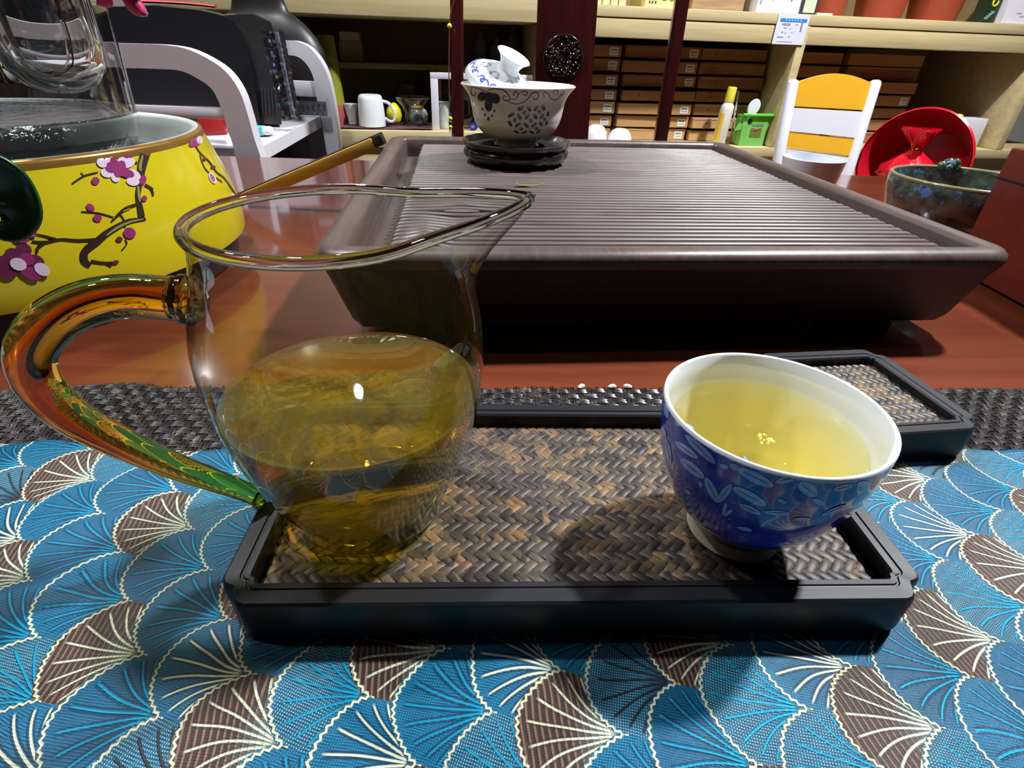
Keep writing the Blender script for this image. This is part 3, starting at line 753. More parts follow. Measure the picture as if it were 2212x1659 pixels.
_lw = _t.nodes.new('ShaderNodeLayerWeight'); _lw.inputs[0].default_value = .5; _fr = S(_t, _lw.outputs['Facing']).pw(5.0) * .98 + .02
_tr = _t.nodes.new('ShaderNodeBsdfTransparent'); _tr.inputs[0].default_value = c4((.99, .97, .85)); _gl = _t.nodes.new('ShaderNodeBsdfGlossy'); _gl.inputs['Roughness'].default_value = .02
_m1 = _t.nodes.new('ShaderNodeMixShader'); _t.links.new(_fr.s, _m1.inputs[0]); _t.links.new(_tr.outputs[0], _m1.inputs[1]); _t.links.new(_gl.outputs[0], _m1.inputs[2])
_df = _t.nodes.new('ShaderNodeBsdfDiffuse'); _df.inputs[0].default_value = c4((.9, .62, .05)); _y = _t.nodes.new('ShaderNodeMixShader'); _y.inputs[0].default_value = .045; _t.links.new(_df.outputs[0], _y.inputs[2])
_x = _t.nodes.new('ShaderNodeMixShader'); _t.links.new(_k.s, _x.inputs[0]); _t.links.new(M_tea.b.outputs[0], _x.inputs[1]); _t.links.new(_m1.outputs[0], _x.inputs[2]); _t.links.new(_x.outputs[0], _y.inputs[1]); _t.links.new(_y.outputs[0], M_tea.out.inputs[0])
tm.mi = [0] * len(tm.mi); tm.build('liquid', M_tea.m, tj, world=True, angle=50)

# ------------------------------------------------------------------ blue and white cup, its tea
CC = (9.24, 15.67); CZ = 1.52
cr = hermite([0, .35, .75, 1.2, 1.8, 2.6, 3.6, 4.8, 6.08], [1.78, 1.76, 1.84, 2.16, 2.66, 3.08, 3.46, 3.72, 3.82])
cp_ = thing('tea_cup', 'blue and white porcelain cup with pale petals, full of yellow tea', 'cup', (*CC, CZ))
M_cupb = Mat('cobalt_ground'); v = M_cupb.pos(scale=(100, 100, 100)); n1 = M_cupb.noise(v, .55, 4, .6); n2 = M_cupb.voro(v, 2.6); n3 = M_cupb.noise(v, 6, 4, .7)
cz = M_cupb.sep(v)[2]
sp_ = (1.0 - sstep(n2, .10, .30)) * sstep(n3, .46, .62)
cbase = M_cupb.ramp((n1 * .8 + n3 * .25).clamp(), [(.3, srgb(22, 26, 106)), (.52, srgb(38, 52, 158)), (.75, srgb(92, 114, 204))])
M_cupb.set(color=mixc(M_cupb.t, sp_ * .45, cbase, srgb(140, 164, 216)), rough=.14, coat=.5, coatr=.06)
M_foot = plain('bare_clay', srgb(226, 218, 196), .4)
mb = MB(); mb.lathe([(1.5, .02), (1.76, .0), (1.82, .1), (1.76, .42), (1.80, .66)], seg=64); mb.lathe([(0, .3), (1.4, .3), (1.45, .02)], seg=64); mb.build('foot_ring', M_foot, cp_, angle=40)
MB().lathe([(cr(z), z) for z in (.64, .9, 1.1, 1.3, 1.6, 1.9, 2.3, 2.8, 3.4, 4.0, 4.7, 5.3, 5.8, 6.0)], seg=96).build('painted_wall', M_cupb.m, cp_, angle=180)
MB().lathe([(3.815, 5.98), (3.80, 6.10), (3.74, 6.14), (3.66, 6.08), (3.56, 5.4), (3.48, 4.7), (3.24, 3.6), (2.86, 2.6), (2.4, 1.8), (1.8, 1.25), (1.0, 1.0), (0, .95)], seg=96).build('white_lining', M_porc, cp_, angle=180)
crw = lambda z: cr(z - CZ)
chit = lambda x, y: hit_round(x, y, CC, crw, CZ + .7, CZ + 6.0, .012)
ppx = lambda x, y: (x / 3.3183 + 1400, y / 3.3183 + 720)
pet = [((200, 780), (350, 890), 34), ((280, 735), (475, 925), 40), ((240, 905), (395, 1030), 46), ((415, 1040), (500, 1205), 42), ((595, 1085), (505, 1205), 38), ((655, 975), (885, 1090), 52), ((620, 1110), (835, 1225), 48),
       ((125, 505), (140, 605), 24), ((130, 765), (160, 925), 28), ((108, 680), (128, 745), 14), ((205, 620), (225, 665), 26), ((258, 655), (330, 705), 34), ((660, 1230), (800, 1290), 30), ((920, 1065), (1095, 1015), 36), ((1085, 1075), (1205, 1155), 62),
       ((560, 1220), (535, 1300), 20), ((600, 1265), (545, 1310), 18), ((840, 1280), (1010, 1290), 22), ((640, 1390), (740, 1410), 18), ((1180, 1190), (1260, 1220), 26), ((930, 1190), (990, 1215), 22), ((1250, 1300), (1420, 1230), 20), ((590, 940), (650, 975), 30),
       ((520, 940), (570, 965), 26), ((370, 1060), (385, 1100), 14), ((1330, 1120), (1460, 1090), 26), ((1500, 1080), (1590, 1070), 26), ((270, 1120), (300, 1150), 18), ((690, 880), (720, 930), 14), ((1050, 1330), (1160, 1330), 16)]
pm_ = MB(); vm = MB()
for (x0, y0), (x1, y1), wd_ in pet:
    L = math.hypot(x1 - x0, y1 - y0) / 2 / 3.3183; px_ellipse(pm_, *ppx((x0 + x1) / 2, (y0 + y1) / 2), L * 1.1, wd_ * .72 / 3.3183, math.atan2(y1 - y0, x1 - x0), chit, 18)
    if L > 20: px_stroke(vm, [ppx(x0 + (x1 - x0) * t_, y0 + (y1 - y0) * t_) for t_ in (.12, .5, .9)], [.6, 1.4, .6], lambda x, y: hit_round(x, y, CC, crw, CZ + .7, CZ + 6.0, .02), 8)
M_pet = Mat('pale_blue_glaze'); v = M_pet.pos(scale=(100, 100, 100)); M_pet.set(color=M_pet.ramp(M_pet.noise(v, 1.1, 3), [(.3, srgb(92, 124, 200)), (.7, srgb(168, 194, 234))]), rough=.14, coat=.5)
pm_.build('painted_petals', M_pet.m, cp_, world=True, angle=180); vm.build('painted_veins', M_cobalt, cp_, world=True, angle=180)
CL = 3.95
tc = thing('tea', 'yellow tea with a patch of froth in the blue and white cup', 'tea', (*CC, CZ + 1))
inr = hermite([.95, 1.0, 1.25, 1.8, 2.6, 3.6, 4.7], [.2, 1.0, 1.8, 2.4, 2.86, 3.24, 3.48])
tm = MB(); tm.lathe([(0, .97), (.9, 1.02)] + [(inr(z) - .012, z) for z in (1.3, 1.8, 2.4, 3.0, 3.6)] + [(inr(CL) - .012, CL + .04), (inr(CL) - .14, CL), (0, CL)], seg=80)
tm.build('liquid', tea_mat('cup_tea', (1, 1, .95), (.98, .95, .74), 27), tc, angle=50)
for k in range(0): pass
fr = MB(); rf_ = random.Random(5); FP = at_z(1652, 950, CZ + CL)
for k in range(26):
    a, r_ = rf_.uniform(0, 2 * PI), .34 * math.sqrt(rf_.random()); s_ = rf_.uniform(.03, .075)
    fr.lathe([(s_, 0), (s_ * .85, s_ * .5), (s_ * .4, s_ * .8), (0, s_ * .9)], (FP[0] + r_ * math.cos(a), FP[1] + r_ * math.sin(a), FP[2]), 8)
for x, y in ((1540, 836), (1532, 838), (1548, 834), (1524, 842), (1760, 915)):
    q = at_z(x, y, CZ + CL); fr.lathe([(.05, 0), (.04, .03), (0, .045)], tuple(q), 8)
tag(fr.build('froth', plain('foam', srgb(236, 228, 190), .12, coat=1.0), tc, world=True), kind='stuff')

# ------------------------------------------------------------------ yellow stove with plum blossom, glass kettle
KC = (-42.65, 44.8)
sr = hermite([.9, 1.6, 3.2, 5.5, 8.0, 9.8, 10.9], [16.6, 17.3, 17.75, 17.5, 16.9, 16.3, 15.95])
st = thing('tea_stove', 'round yellow porcelain tea stove painted with plum blossom, gold rim, under the kettle', 'stove', (*KC, 0))
M_yel = Mat('yellow_enamel'); n_ = M_yel.noise(M_yel.pos(), 14, 3); M_yel.set(color=mixc(M_yel.t, n_, srgb(186, 168, 18), srgb(204, 186, 30)), rough=.2, coat=.5, coatr=.1); M_yel = M_yel.m
MB().lathe([(sr(z), z) for z in (2.6, 2.8, 3.2, 4.4, 5.5, 6.8, 8.0, 9.0, 9.8, 10.6)], seg=128).build('body', M_yel, st, angle=180)
MB().lathe([(15.3, .0), (16.3, .02), (16.7, .4), (16.8, 2.6), (15.2, 2.6)], seg=96).build('base_ring', M_black, st)
MB().lathe([(sr(10.55) + .02, 10.55), (16.02, 10.9), (15.95, 11.05), (15.7, 11.12)], seg=128).build('gold_rim', plain('old_gold', srgb(150, 112, 52), .28, .2, metal=.55), st, angle=180)
MB().lathe([(15.72, 11.12), (15.35, 11.1), (15.1, 10.8), (14.9, 10.0), (14.7, 9.0), (14.5, 8.5)], seg=128).build('white_lining', plain('celadon_white', srgb(206, 214, 208), .16), st, angle=180)
MB().lathe([(14.6, 8.5), (13.2, 8.6), (12.9, 8.75), (0, 8.75)], seg=96).build('heating_plate', plain('ceramic_plate', (.015, .015, .017), .12), st)
srw = lambda z: sr(min(max(z, .9), 10.9))
shit = lambda x, y: hit_round(x, y, KC, srw, .9, 10.75, .05)
bp = lambda x, y: (x / 3.318, y / 3.318 + 200)
br = MB()
for path, wd_ in ([((1042, 428), (1015, 520), (1000, 640), (985, 740), (1000, 820), (1012, 892)), (22, 20, 13, 11, 13, 15)], [((1042, 905), (930, 920), (850, 955), (760, 1010), (690, 1070), (610, 1135), (603, 1200), (645, 1242)), (6, 11, 13, 15, 17, 17, 17, 9)],
                 [((978, 800), (900, 830), (850, 870), (795, 925)), (6, 8, 7, 4)], [((690, 1052), (560, 1058), (430, 1050), (330, 1070), (228, 1065)), (7, 6, 5, 6, 4)], [((400, 1050), (310, 1025), (250, 1012)), (6, 4, 3)],
                 [((330, 1072), (275, 1105), (265, 1150)), (4, 8, 4)], [((700, 570), (600, 597), (515, 652)), (3.5, 4, 4)], [((605, 600), (575, 572)), (3, 2)], [((580, 852), (700, 862), (810, 892)), (2.5, 3, 3)], [((650, 1207), (740, 1220), (830, 1213)), (7, 6, 3)],
                 [((740, 1218), (800, 1242)), (5, 4)], [((850, 870), (880, 900), (896, 965)), (3, 3, 4)], [((895, 1048), (905, 1085), (870, 1130)), (3, 3, 3)], [((1400, 385), (1430, 430), (1500, 500), (1550, 570), (1610, 620), (1688, 735)), (3, 3, 3.4, 3, 3, 2.6)],
                 [((1428, 440), (1445, 500), (1482, 562), (1590, 642)), (2, 2.4, 2.4, 2)], [((1035, 660), (1080, 690), (1095, 740)), (7, 6, 4)], [((1060, 670), (1095, 690)), (5, 3)], [((980, 500), (940, 510)), (6, 4)]):
    px_stroke(br, [bp(*q) for q in path], wd_, shit, len(path) * 5)
tag(br.build('painted_branch', plain('sepia_enamel', srgb(46, 34, 20), .3, .5, 90), st, world=True, angle=180), kind='stuff')
hl = MB()
for path, wd_ in ([((1018, 450), (1000, 520), (1005, 560)), (3, 7, 4)], [((985, 670), (992, 740), (1000, 780)), (4, 6, 3)], [((1025, 905), (930, 925), (840, 965), (760, 1022)), (2.5, 4.5, 5.5, 3)], [((930, 828), (880, 850)), (2.6, 2.6)]):
    px_stroke(hl, [bp(*q) for q in path], wd_, lambda x, y: hit_round(x, y, KC, srw, .9, 10.75, .07), 12)
tag(hl.build('painted_bark_light', plain('olive_enamel', srgb(136, 124, 72), .3), st, world=True, angle=180), kind='stuff')
M_pw = plain('pale_pink_enamel', srgb(206, 186, 204), .25); M_pp = plain('magenta_enamel', srgb(134, 44, 100), .25, .3, 120); M_pd = plain('plum_enamel', srgb(98, 36, 66), .25, .35, 120)
h2 = lambda l: (lambda x, y: hit_round(x, y, KC, srw, .9, 10.75, l))
f1, f2, f3 = MB(), MB(), MB()
C0 = (852, 545)
for dx, dy, rx, ry, an in ((-125, -42, 42, 32, 30), (-92, 30, 44, 32, 20), (-70, -60, 46, 30, 60), (-30, 62, 36, 30, 60), (62, -42, 52, 34, -20), (100, 40, 56, 32, 30), (95, 90, 48, 32, 10), (20, -60, 34, 24, 0)):
    px_ellipse(f1, *bp(C0[0] + dx, C0[1] + dy), rx / 3.318, ry / 3.318, R(an), h2(.08), 14)
for dx, dy, rx, ry, an in ((-20, -5, 80, 34, 25), (20, 15, 70, 34, 35), (0, 0, 40, 62, 20), (60, 30, 46, 26, 25), (-62, 0, 42, 26, 15), (-40, -50, 40, 20, 50)):
    px_ellipse(f2, *bp(C0[0] + dx, C0[1] + dy), rx / 3.318, ry / 3.318, R(an), h2(.11), 14)
for cx, cy, rx, ry, an, k in ((85, 1160, 56, 50, 10, 3), (165, 1130, 62, 52, 0, 3), (190, 1190, 60, 44, 10, 2), (130, 1225, 62, 44, 20, 1), (255, 1205, 66, 44, 25, 3), (300, 1262, 62, 42, 30, 1), (180, 1250, 70, 50, 30, 3), (215, 1290, 80, 40, 25, 2), (60, 1275, 70, 60, 0, 3), (20, 1215, 50, 50, 0, 3),
                              (150, 1040, 60, 30, 15, 2), (205, 990, 44, 36, 50, 1), (30, 950, 24, 24, 0, 2), (240, 1010, 22, 20, 0, 2),
                              (1395, 352, 44, 34, -20, 2), (1425, 340, 22, 30, 0, 1), (1370, 372, 22, 20, 0, 2), (1518, 612, 46, 22, 62, 1), (1516, 610, 34, 13, 62, 2), (1665, 748, 16, 30, -10, 1),
                              (680, 632, 29, 28, 0, 2), (644, 822, 34, 24, 40, 2), (696, 898, 32, 26, 10, 2), (925, 1006, 45, 40, 20, 2), (852, 1050, 24, 20, 0, 3), (1020, 625, 24, 36, 10, 2), (1030, 758, 20, 22, 0, 2), (915, 460, 30, 15, 20, 2), (826, 1214, 24, 14, -10, 3), (1460, 475, 14, 18, 0, 3), (1522, 535, 18, 14, 0, 3)):
    px_ellipse((f1, f2, f3)[k - 1], *bp(cx, cy), rx / 3.318, ry / 3.318, R(an), h2(.07 + .03 * (4 - k) * (cx < 330)), 14)
for f_, nm_, m_ in ((f1, 'painted_pale_petals', M_pw), (f2, 'painted_blossom', M_pp), (f3, 'painted_plum_buds', M_pd)): tag(f_.build(nm_, m_, st, world=True, angle=180), kind='stuff')

kt = thing('glass_kettle', 'clear round glass kettle with inner infuser standing on the yellow stove', 'kettle', (*KC, 8.76))
M_kg = real_glass('kettle_glass', (.96, .97, .965), 1.47)
kp = [(0, .22), (7.0, .2), (9.2, .3), (10.5, .85), (11.15, 1.9), (11.4, 3.2), (11.5, 5), (11.6, 8), (11.6, 11), (11.2, 14.5), (10.2, 17.5), (8.9, 19.5)]
sk_ = [(max(0, p[0]), p[1]) for p in spline(kp, 44)]; inn = [(max(0, r - .22), z + (.3 if r < 10.4 else 0)) for r, z in reversed(sk_)]
MB().lathe(sk_ + inn, seg=112).build('body', M_kg, kt, angle=180)
MB().lathe([(0, .0), (8.6, .0), (9.4, .08), (9.0, .2), (0, .2)], seg=72).build('base_pad', M_dark, kt, angle=60)
wt = thing('water', 'clear water in the bottom of the glass kettle', 'water', (*KC, 8.76))
M_wat = Mat('still_water'); M_wat.set(color=(.98, .99, .99), rough=.0, ior=1.33, trans=1.0); M_wat.bump(M_wat.noise(M_wat.pos(scale=(100, 100, 100)), .8, 3), .5, .004)
MB().lathe([(0, .54)] + [(r - .24, z) for r, z in ((9.2, .62), (10.45, 1.15), (11.1, 2.1), (11.36, 3.2))] + [(11.16, 3.74), (11.0, 3.66), (0, 3.66)], seg=96).build('water_body', M_wat.m, wt, angle=50)
ip = at_y(92, 60, 40.5); ic = (ip[0] - KC[0], ip[1] - KC[1])
M_inf = real_glass('infuser_glass', (.97, .98, .97), 1.47)
MB().lathe([(0, 5.6), (1.0, 5.65), (2.0, 6.1), (2.7, 7.0), (3.0, 8.6), (3.1, 17), (2.8, 17), (2.65, 8.7), (2.3, 7.3), (1.7, 6.6), (.9, 6.2), (0, 6.1)], (ic[0], ic[1], 0), 48).build('infuser', M_inf, kt, angle=60)
for sx in (-5.4, -3.9):
    MB().tube([(ic[0] + sx, ic[1] + 1, z) for z in np.linspace(6, 17, 12)], .55, 14).build('glass_rib', M_inf, kt, angle=180)

# ------------------------------------------------------------------ orchid: pot stands left of the frame, leaf and petal reach in
oc = thing('potted_orchid', 'orchid whose curled dark green leaf hangs before the yellow stove', 'plant', (-36, 15, .6))
MB().lathe([(0, 0), (3.6, 0), (4.2, .4), (5.0, 6.5), (5.2, 7), (4.8, 7), (4.5, 6), (0, 6)], seg=48).build('pot', M_porc, oc)
M_leaf = Mat('orchid_leaf'); M_leaf.set(color=M_leaf.ramp(M_leaf.noise(M_leaf.pos(scale=(60, 60, 60)), .9, 3), [(.3, srgb(12, 40, 16)), (.7, srgb(34, 84, 30))]), rough=.28, spec=.6); M_leaf = M_leaf.m
Lp = [at_y(-190, 440, 18), at_y(-100, 380, 18.5), at_y(-25, 385, 19), at_y(18, 412, 19.3), at_y(40, 455, 19.3), at_y(26, 488, 19.2), at_y(-4, 492, 19), at_y(-30, 470, 18.8)]
Lp = [np.array([-36., 15., 6.2]), np.array([-31., 16., 14.5])] + Lp
Q = spline(Lp, 50); W_ = np.interp(np.linspace(0, 1, 50), [0, .2, .5, .75, .9, 1], [.3, .9, .95, .62, .4, .1])
def leaf(u, v):
    i = int(round(v * 49)); p = Q[i]; t = Q[min(i + 1, 49)] - Q[max(i - 1, 0)]; t = t / np.linalg.norm(t)
    sd = np.cross(t, np.array([.25, -1, .1])); sd /= np.linalg.norm(sd); dn = np.cross(sd, t); s_ = (u - .5) * 2
    return tuple(p + sd * s_ * W_[i] + dn * (-.35 * (1 - s_ * s_) * W_[i]) * 1.0)
lo = MB().grid(9, 50, leaf).build('leaf', M_leaf, oc, world=True, angle=180); so = lo.modifiers.new('thick', 'SOLIDIFY'); so.thickness = .0012
fp = at_y(262, -30, 40); MB().tube(spline([(-36, 15, 6.2), (-33, 22, 20), (-29, 33, 27), (fp[0], fp[1], fp[2] + 2)], 30), .22, 8).build('flower_stem', plain('stem_green', srgb(50, 86, 36), .4), oc, world=True)
M_petal = plain('magenta_petal', srgb(206, 26, 96), .45, .2, 80, sheen=.3)
for k, (x, y, dx, dy) in enumerate(((262, -12, 44, 44), (238, -20, -36, 30), (270, -50, 60, -18), (236, -60, -50, -24), (256, -70, 6, -50))):
    a, b = at_y(x, y, 39.4 + .12 * k), at_y(x + dx, y + dy, 39.0 + .2 * k); d_ = b - a; L = np.linalg.norm(d_); d_ /= L; sd = np.cross(d_, [0, 1, 0.2]); sd /= np.linalg.norm(sd)
    def petal(u, v): s_ = (u - .5) * 2; w_ = L * .36 * math.sin(PI * min(1, v * .92 + .06)) ** .7; q = a + d_ * (v * L) + sd * s_ * w_; return (q[0], q[1] - .25 * (1 - s_ * s_) + .15 * s_ * s_ + .5 * v * v, q[2])
    po = MB().grid(7, 9, petal).build('petal', M_petal, oc, world=True, angle=180); so = po.modifiers.new('thick', 'SOLIDIFY'); so.thickness = .0006

# ------------------------------------------------------------------ bamboo tongs leaning on the tea tray
A_, B_ = np.array([-35.0, 67.9, .5]), np.array([-16.3, 68.1, 8.1]); dv = (B_ - A_); L = np.linalg.norm(dv); dv /= L
tg = thing('tea_tongs', 'flat bamboo tea tongs leaning on the left rim of the tea tray', 'tongs', A_)
rotT = Vector(dv).to_track_quat('X', 'Z').to_matrix().to_4x4()
for dy, mt, nm, l0, l1, dz in ((-.42, M_bamboo, 'bamboo_slat', 0, L - .9, 0), (.28, plain('burnt_bamboo', srgb(52, 36, 22), .4), 'burnt_slat', 0, L + .4, .15)):
    MB().box(((l0 + l1) / 2, dy, dz), (l1 - l0, .5, 1.35), bev=.18, xf=rotT).build(nm, mt, tg)
MB().box((L - .2, -.05, .1), (1.1, 1.1, 1.2), bev=.25, xf=rotT).build('dark_end', M_black, tg)

# ------------------------------------------------------------------ right of the tea tray
wc = thing('white_cup', 'small plain white cup half hidden behind the right rim of the tea tray', 'cup', (37.6, 74.2, 0))
MB().lathe([(0, .2), (2.0, .2), (2.1, 0), (2.3, 0), (2.35, .5), (3.0, 2.5), (3.5, 5.2), (3.75, 7.0), (3.62, 7.05), (3.3, 5.0), (2.7, 2.4), (1.6, .9), (0, .7)], seg=64).build('body', M_porc, wc, angle=50)
gb = thing('green_bowl', 'crackled green bowl with blue drips, between tea tray and dark red chest', 'bowl', (50.2, 63.6, 0))
M_cel = Mat('crackle_glaze'); v = M_cel.pos(scale=(100, 100, 100)); n1 = M_cel.noise(v, .9, 4); n2 = M_cel.voro(v, 3.0); zc = M_cel.sep(v)[2]
bl_ = sstep(M_cel.noise(v, .75, 3, .7), .54, .62) * sstep(zc, 2.5, 6.0)
M_cel.set(color=mixc(M_cel.t, bl_ * .8, M_cel.ramp(n1, [(.3, srgb(44, 52, 48)), (.6, srgb(86, 96, 84)), (.8, srgb(120, 122, 96))]), srgb(96, 128, 190)), rough=.16, coat=.5); M_cel.bump(n2, .25, .0006)
MB().lathe([(0, .2), (3.4, .2), (3.6, 0), (4.0, 0), (4.2, .5), (6.0, 1.6), (7.2, 3.4), (7.75, 5.4), (7.85, 6.6), (7.7, 6.95), (7.4, 6.9), (7.2, 5.6), (6.6, 3.6), (5, 2.0), (2.5, 1.2), (0, 1.0)], seg=80).build('body', M_cel.m, gb, angle=60)
MB().tube([(7.62 * math.cos(q), 7.62 * math.sin(q), 6.92) for q in np.linspace(0, 2 * PI, 65)[:-1]], .22, 8, closed=True).build('rim', plain('olive_rim_glaze', srgb(128, 124, 88), .15, .2, coat=.5), gb, angle=180)
fg = MB()
for (x, y, z, s_) in ((0, 0, 0, .85), (.55, -.25, .35, .5), (-.7, .1, -.15, .6), (.35, .35, .3, .42), (.8, -.5, -.15, .36), (-.3, -.6, -.2, .42)):
    fg.lathe([(0, -s_), (s_ * .7, -s_ * .7), (s_, 0), (s_ * .7, s_ * .7), (0, s_)], (2.2 + x, 7.2 + y, 7.2 + z), 14)
fg.build('frog_knob', M_cel.m, gb, angle=180)
ch = thing('wooden_chest', 'plain dark red wooden chest at the right end of the table', 'chest', (0, 0, 0))
mb = MB(); mb.box((56.2, 42.2, 5.9), (24.5, 21.6, 11.4), R(-2), bev=.3); mb.build('box', M_chest, ch)
MB().box((56.2, 42.2, 9.0), (24.66, 21.76, .12), R(-2)).build('lid_joint', M_black, ch)
for sx in (-10, 10):
    for sy in (-8.8, 8.8): MB().box((56.2 + sx, 42.2 + sy, .15), (2.5, 2.5, .3)).build('foot', M_black, ch)
pp = thing('paper_slips', 'folded pale papers lying on top of the dark red chest', 'papers', (47.5, 49.5, 11.62))
for k in range(3): MB().box((.4 * k, -.3 * k, .12 + .24 * k), (6.5 - .5 * k, 4.4, .22), R(8 * k - 6)).build('sheet', [plain('pale_paper', srgb(206, 204, 214), .6), plain('brown_paper', srgb(150, 110, 90), .6), plain('bluish_paper', srgb(170, 180, 206), .6)][k], pp)

# ------------------------------------------------------------------ host's rosewood chair behind the table
hc = thing('rosewood_chair', 'dark rosewood armchair back with carved round medallion behind the tea tray', 'chair', (7, 119, -30))
def seg3(p, q, Yp, Yq): return at_y(*p, Yp), at_y(*q, Yq)
def post(mbx, top, bot, hx, hy, ext_t, ext_b):
    d = top - bot; d = d / np.linalg.norm(d); a = top + d * ext_t; b = bot - d * ext_b
    mbx.tube([b, a], 1.0, 4) if False else None
    n = 5; vs = []; fs = []
    for i in range(n):
        c = b + (a - b) * i / (n - 1)
        for sx, sy in ((-1, -.6), (-.6, -1), (.6, -1), (1, -.6), (1, .6), (.6, 1), (-.6, 1), (-1, .6)): vs.append((c[0] + sx * hx, c[1] + sy * hy, c[2]))
    for i in range(n - 1):
        for k in range(8): fs.append((i * 8 + k, i * 8 + (k + 1) % 8, (i + 1) * 8 + (k + 1) % 8, (i + 1) * 8 + k))
    fs.append(tuple(range(8))); fs.append(tuple((n - 1) * 8 + k for k in range(8)))
    mbx.add(vs, fs)
for tp, bp_, w_ in (((987, 0), (989, 280), 1.2), ((1473, 0), (1428, 290), 1.25)):
    a, b = seg3(tp, bp_, 122, 119); mb = MB(); post(mb, a, b, w_, 1.1, 28, 32); mb.build('back_post', M_chair, hc, world=True)
a, b = seg3((1226, 0), (1211, 287), 122, 119); sp_w = 5.55
mb = MB(); post(mb, a, b, sp_w, .8, 28, 32); mb.build('splat', M_chair, hc, world=True)
mc = at_y(1217, 125, 119.6); md = MB(); rm_ = random.Random(11)
TM = Matrix.Translation(Vector(mc)) @ Matrix.Rotation(R(90), 4, 'X')
md.lathe([(0, .12), (3.3, .12), (3.5, .3), (3.75, .32), (3.9, .12), (3.95, -.5)], seg=48, xf=TM)
for k in range(150):
    r_ = 3.2 * math.sqrt(rm_.random()); an = rm_.uniform(0, 2 * PI); s_ = rm_.uniform(.16, .36); p0 = Vector((r_ * math.cos(an), r_ * math.sin(an), .15)); bend = rm_.uniform(0, 6.3); pts = []
    for q in range(5): g_ = bend + q * .75; pts.append(p0 + Vector((s_ * math.cos(g_), s_ * math.sin(g_), .12 + .05 * q)))
    md.tube(pts, [.07, .13, .15, .12, .05], 5, xf=TM)
tag(md.build('carved_medallion', plain('dark_carving', srgb(36, 12, 12), .18, coat=.6, coatr=.1), hc, world=True), kind='stuff')
MB().box((7, 124.5, 53), (56, 4, 6), bev=1).build('crest_rail', M_chair, hc, world=True)
MB().box((7, 103, -30.5), (52, 40, 4), bev=.6).build('seat', M_chair, hc, world=True)
for sx in (-15, 29):
    for sy in (86, 119): MB().box((sx, sy, -53.7), (4, 4, 42.6), bev=.4).build('leg', M_chair, hc, world=True)
# string of small beads hanging down the left post
bs = thing('bead_string', 'thin brown bead string with yellow beads hanging down the left chair post', 'beads', at_y(975, 0, 117))
cp = [at_y(*q, 118.0) for q in ((985, -30), (979, 5), (974, 25), (971, 60), (970, 120), (970, 180), (971, 240), (972, 286))]
Q = spline(cp, 90); MB().tube(Q, .09, 5).build('cord', plain('brown_cord', srgb(74, 46, 34), .5), bs, world=True)
cb = MB()
for q in Q[10:88]: cb.lathe([(0, -.15), (.13, -.07), (.13, .07), (0, .15)], tuple(q), 6)
tag(cb.build('seed_beads', plain('brown_seed', srgb(92, 60, 44), .4), bs, world=True), kind='stuff')
M_ybead = plain('yellow_bead', srgb(222, 214, 60), .3); M_gbead = plain('green_bead', srgb(30, 60, 40), .3)
for (x, y), m_, s_ in (((971, 56), M_ybead, .45), ((973, 256), M_ybead, .4), ((973, 265), M_gbead, .4), ((973, 274), M_ybead, .38)):
    MB().lathe([(0, -s_), (s_ * .7, -s_ * .7), (s_, 0), (s_ * .7, s_ * .7), (0, s_)], tuple(at_y(x, y, 117.7)), 16).build('bead', m_, bs, world=True, angle=180)

# ------------------------------------------------------------------ cream shelf counters along the back
SO = at_y(1400, 90, 170); AS = R(9); uS = np.array([math.cos(AS), math.sin(AS), 0]); nS = np.array([-math.sin(AS), math.cos(AS), 0])
def sh(u, w, z): p = SO[:2] + uS[:2] * u + nS[:2] * w; return (p[0], p[1], z)
def spx(x, y, off=0):
    P = on_plane(x, y, np.array([SO[0], SO[1], 0]) + nS * off, nS); d = P - np.array([SO[0], SO[1], 0]); return float(d @ uS), float(P[2])
rs = thing('shelf_counter', 'cream wooden shelf counter on the right, its bays stacked with kraft boxes', 'shelf', (SO[0], SO[1], -75), AS)
def sbox(t, name, u0, u1, w0, w1, z0, z1, m, bev=.15): return MB().box(((u0 + u1) / 2, (w0 + w1) / 2, (z0 + z1) / 2 + 75), (u1 - u0, w1 - w0, z1 - z0), bev=bev).build(name, m, t)
sbox(rs, 'top_board', -28, 150, 0, 42, 24.95, 27.4, M_cream_wood)
sbox(rs, 'front_rail', -28, 43.1, .25, 3, 20.5, 24.85, M_cream_wood); sbox(rs, 'front_rail', 45.4, 150, .25, 3, 20.5, 24.85, M_cream_wood)
sbox(rs, 'ceiling_board', -28, 150, 3, 42, 20.6, 22.4, M_shelf_in)
for u in (-27.9, 43.0, 121.2): sbox(rs, 'divider', u, u + 2.5, .1, 42, -5.7, 20.5 if u != 43.0 else 24.9, M_cream_wood)
sbox(rs, 'deck', -28, 150, 0, 42, -8.4, -5.8, M_cream_wood)
sbox(rs, 'back_panel', -28, 150, 42, 43.5, -75, 27, M_shelf_in)
sbox(rs, 'lower_front', -28, 150, 2, 4, -72, -8.5, M_cream_wood)
sbox(rs, 'plinth', -28, 150, 4, 40, -75, -71, M_black)
for u in (45.6, 112.0): sbox(rs, 'upper_divider', u - 1.2, u + 1.2, 12, 42, 27.4, 70, M_cream_wood)
sbox(rs, 'upper_back', -28, 150, 40, 42, 27.4, 70, M_shelf_in)
ls_ = thing('shelf_cabinet', 'cream shelf cabinet on the left holding the upturned white mug', 'shelf', (SO[0], SO[1], -75), AS)
sbox(ls_, 'top_board', -118, -28.2, -.3, 42, 23.0, 33, M_cream_wood); sbox(ls_, 'deck', -118, -28.2, 0, 42, -6.9, -2.7, M_cream_wood)
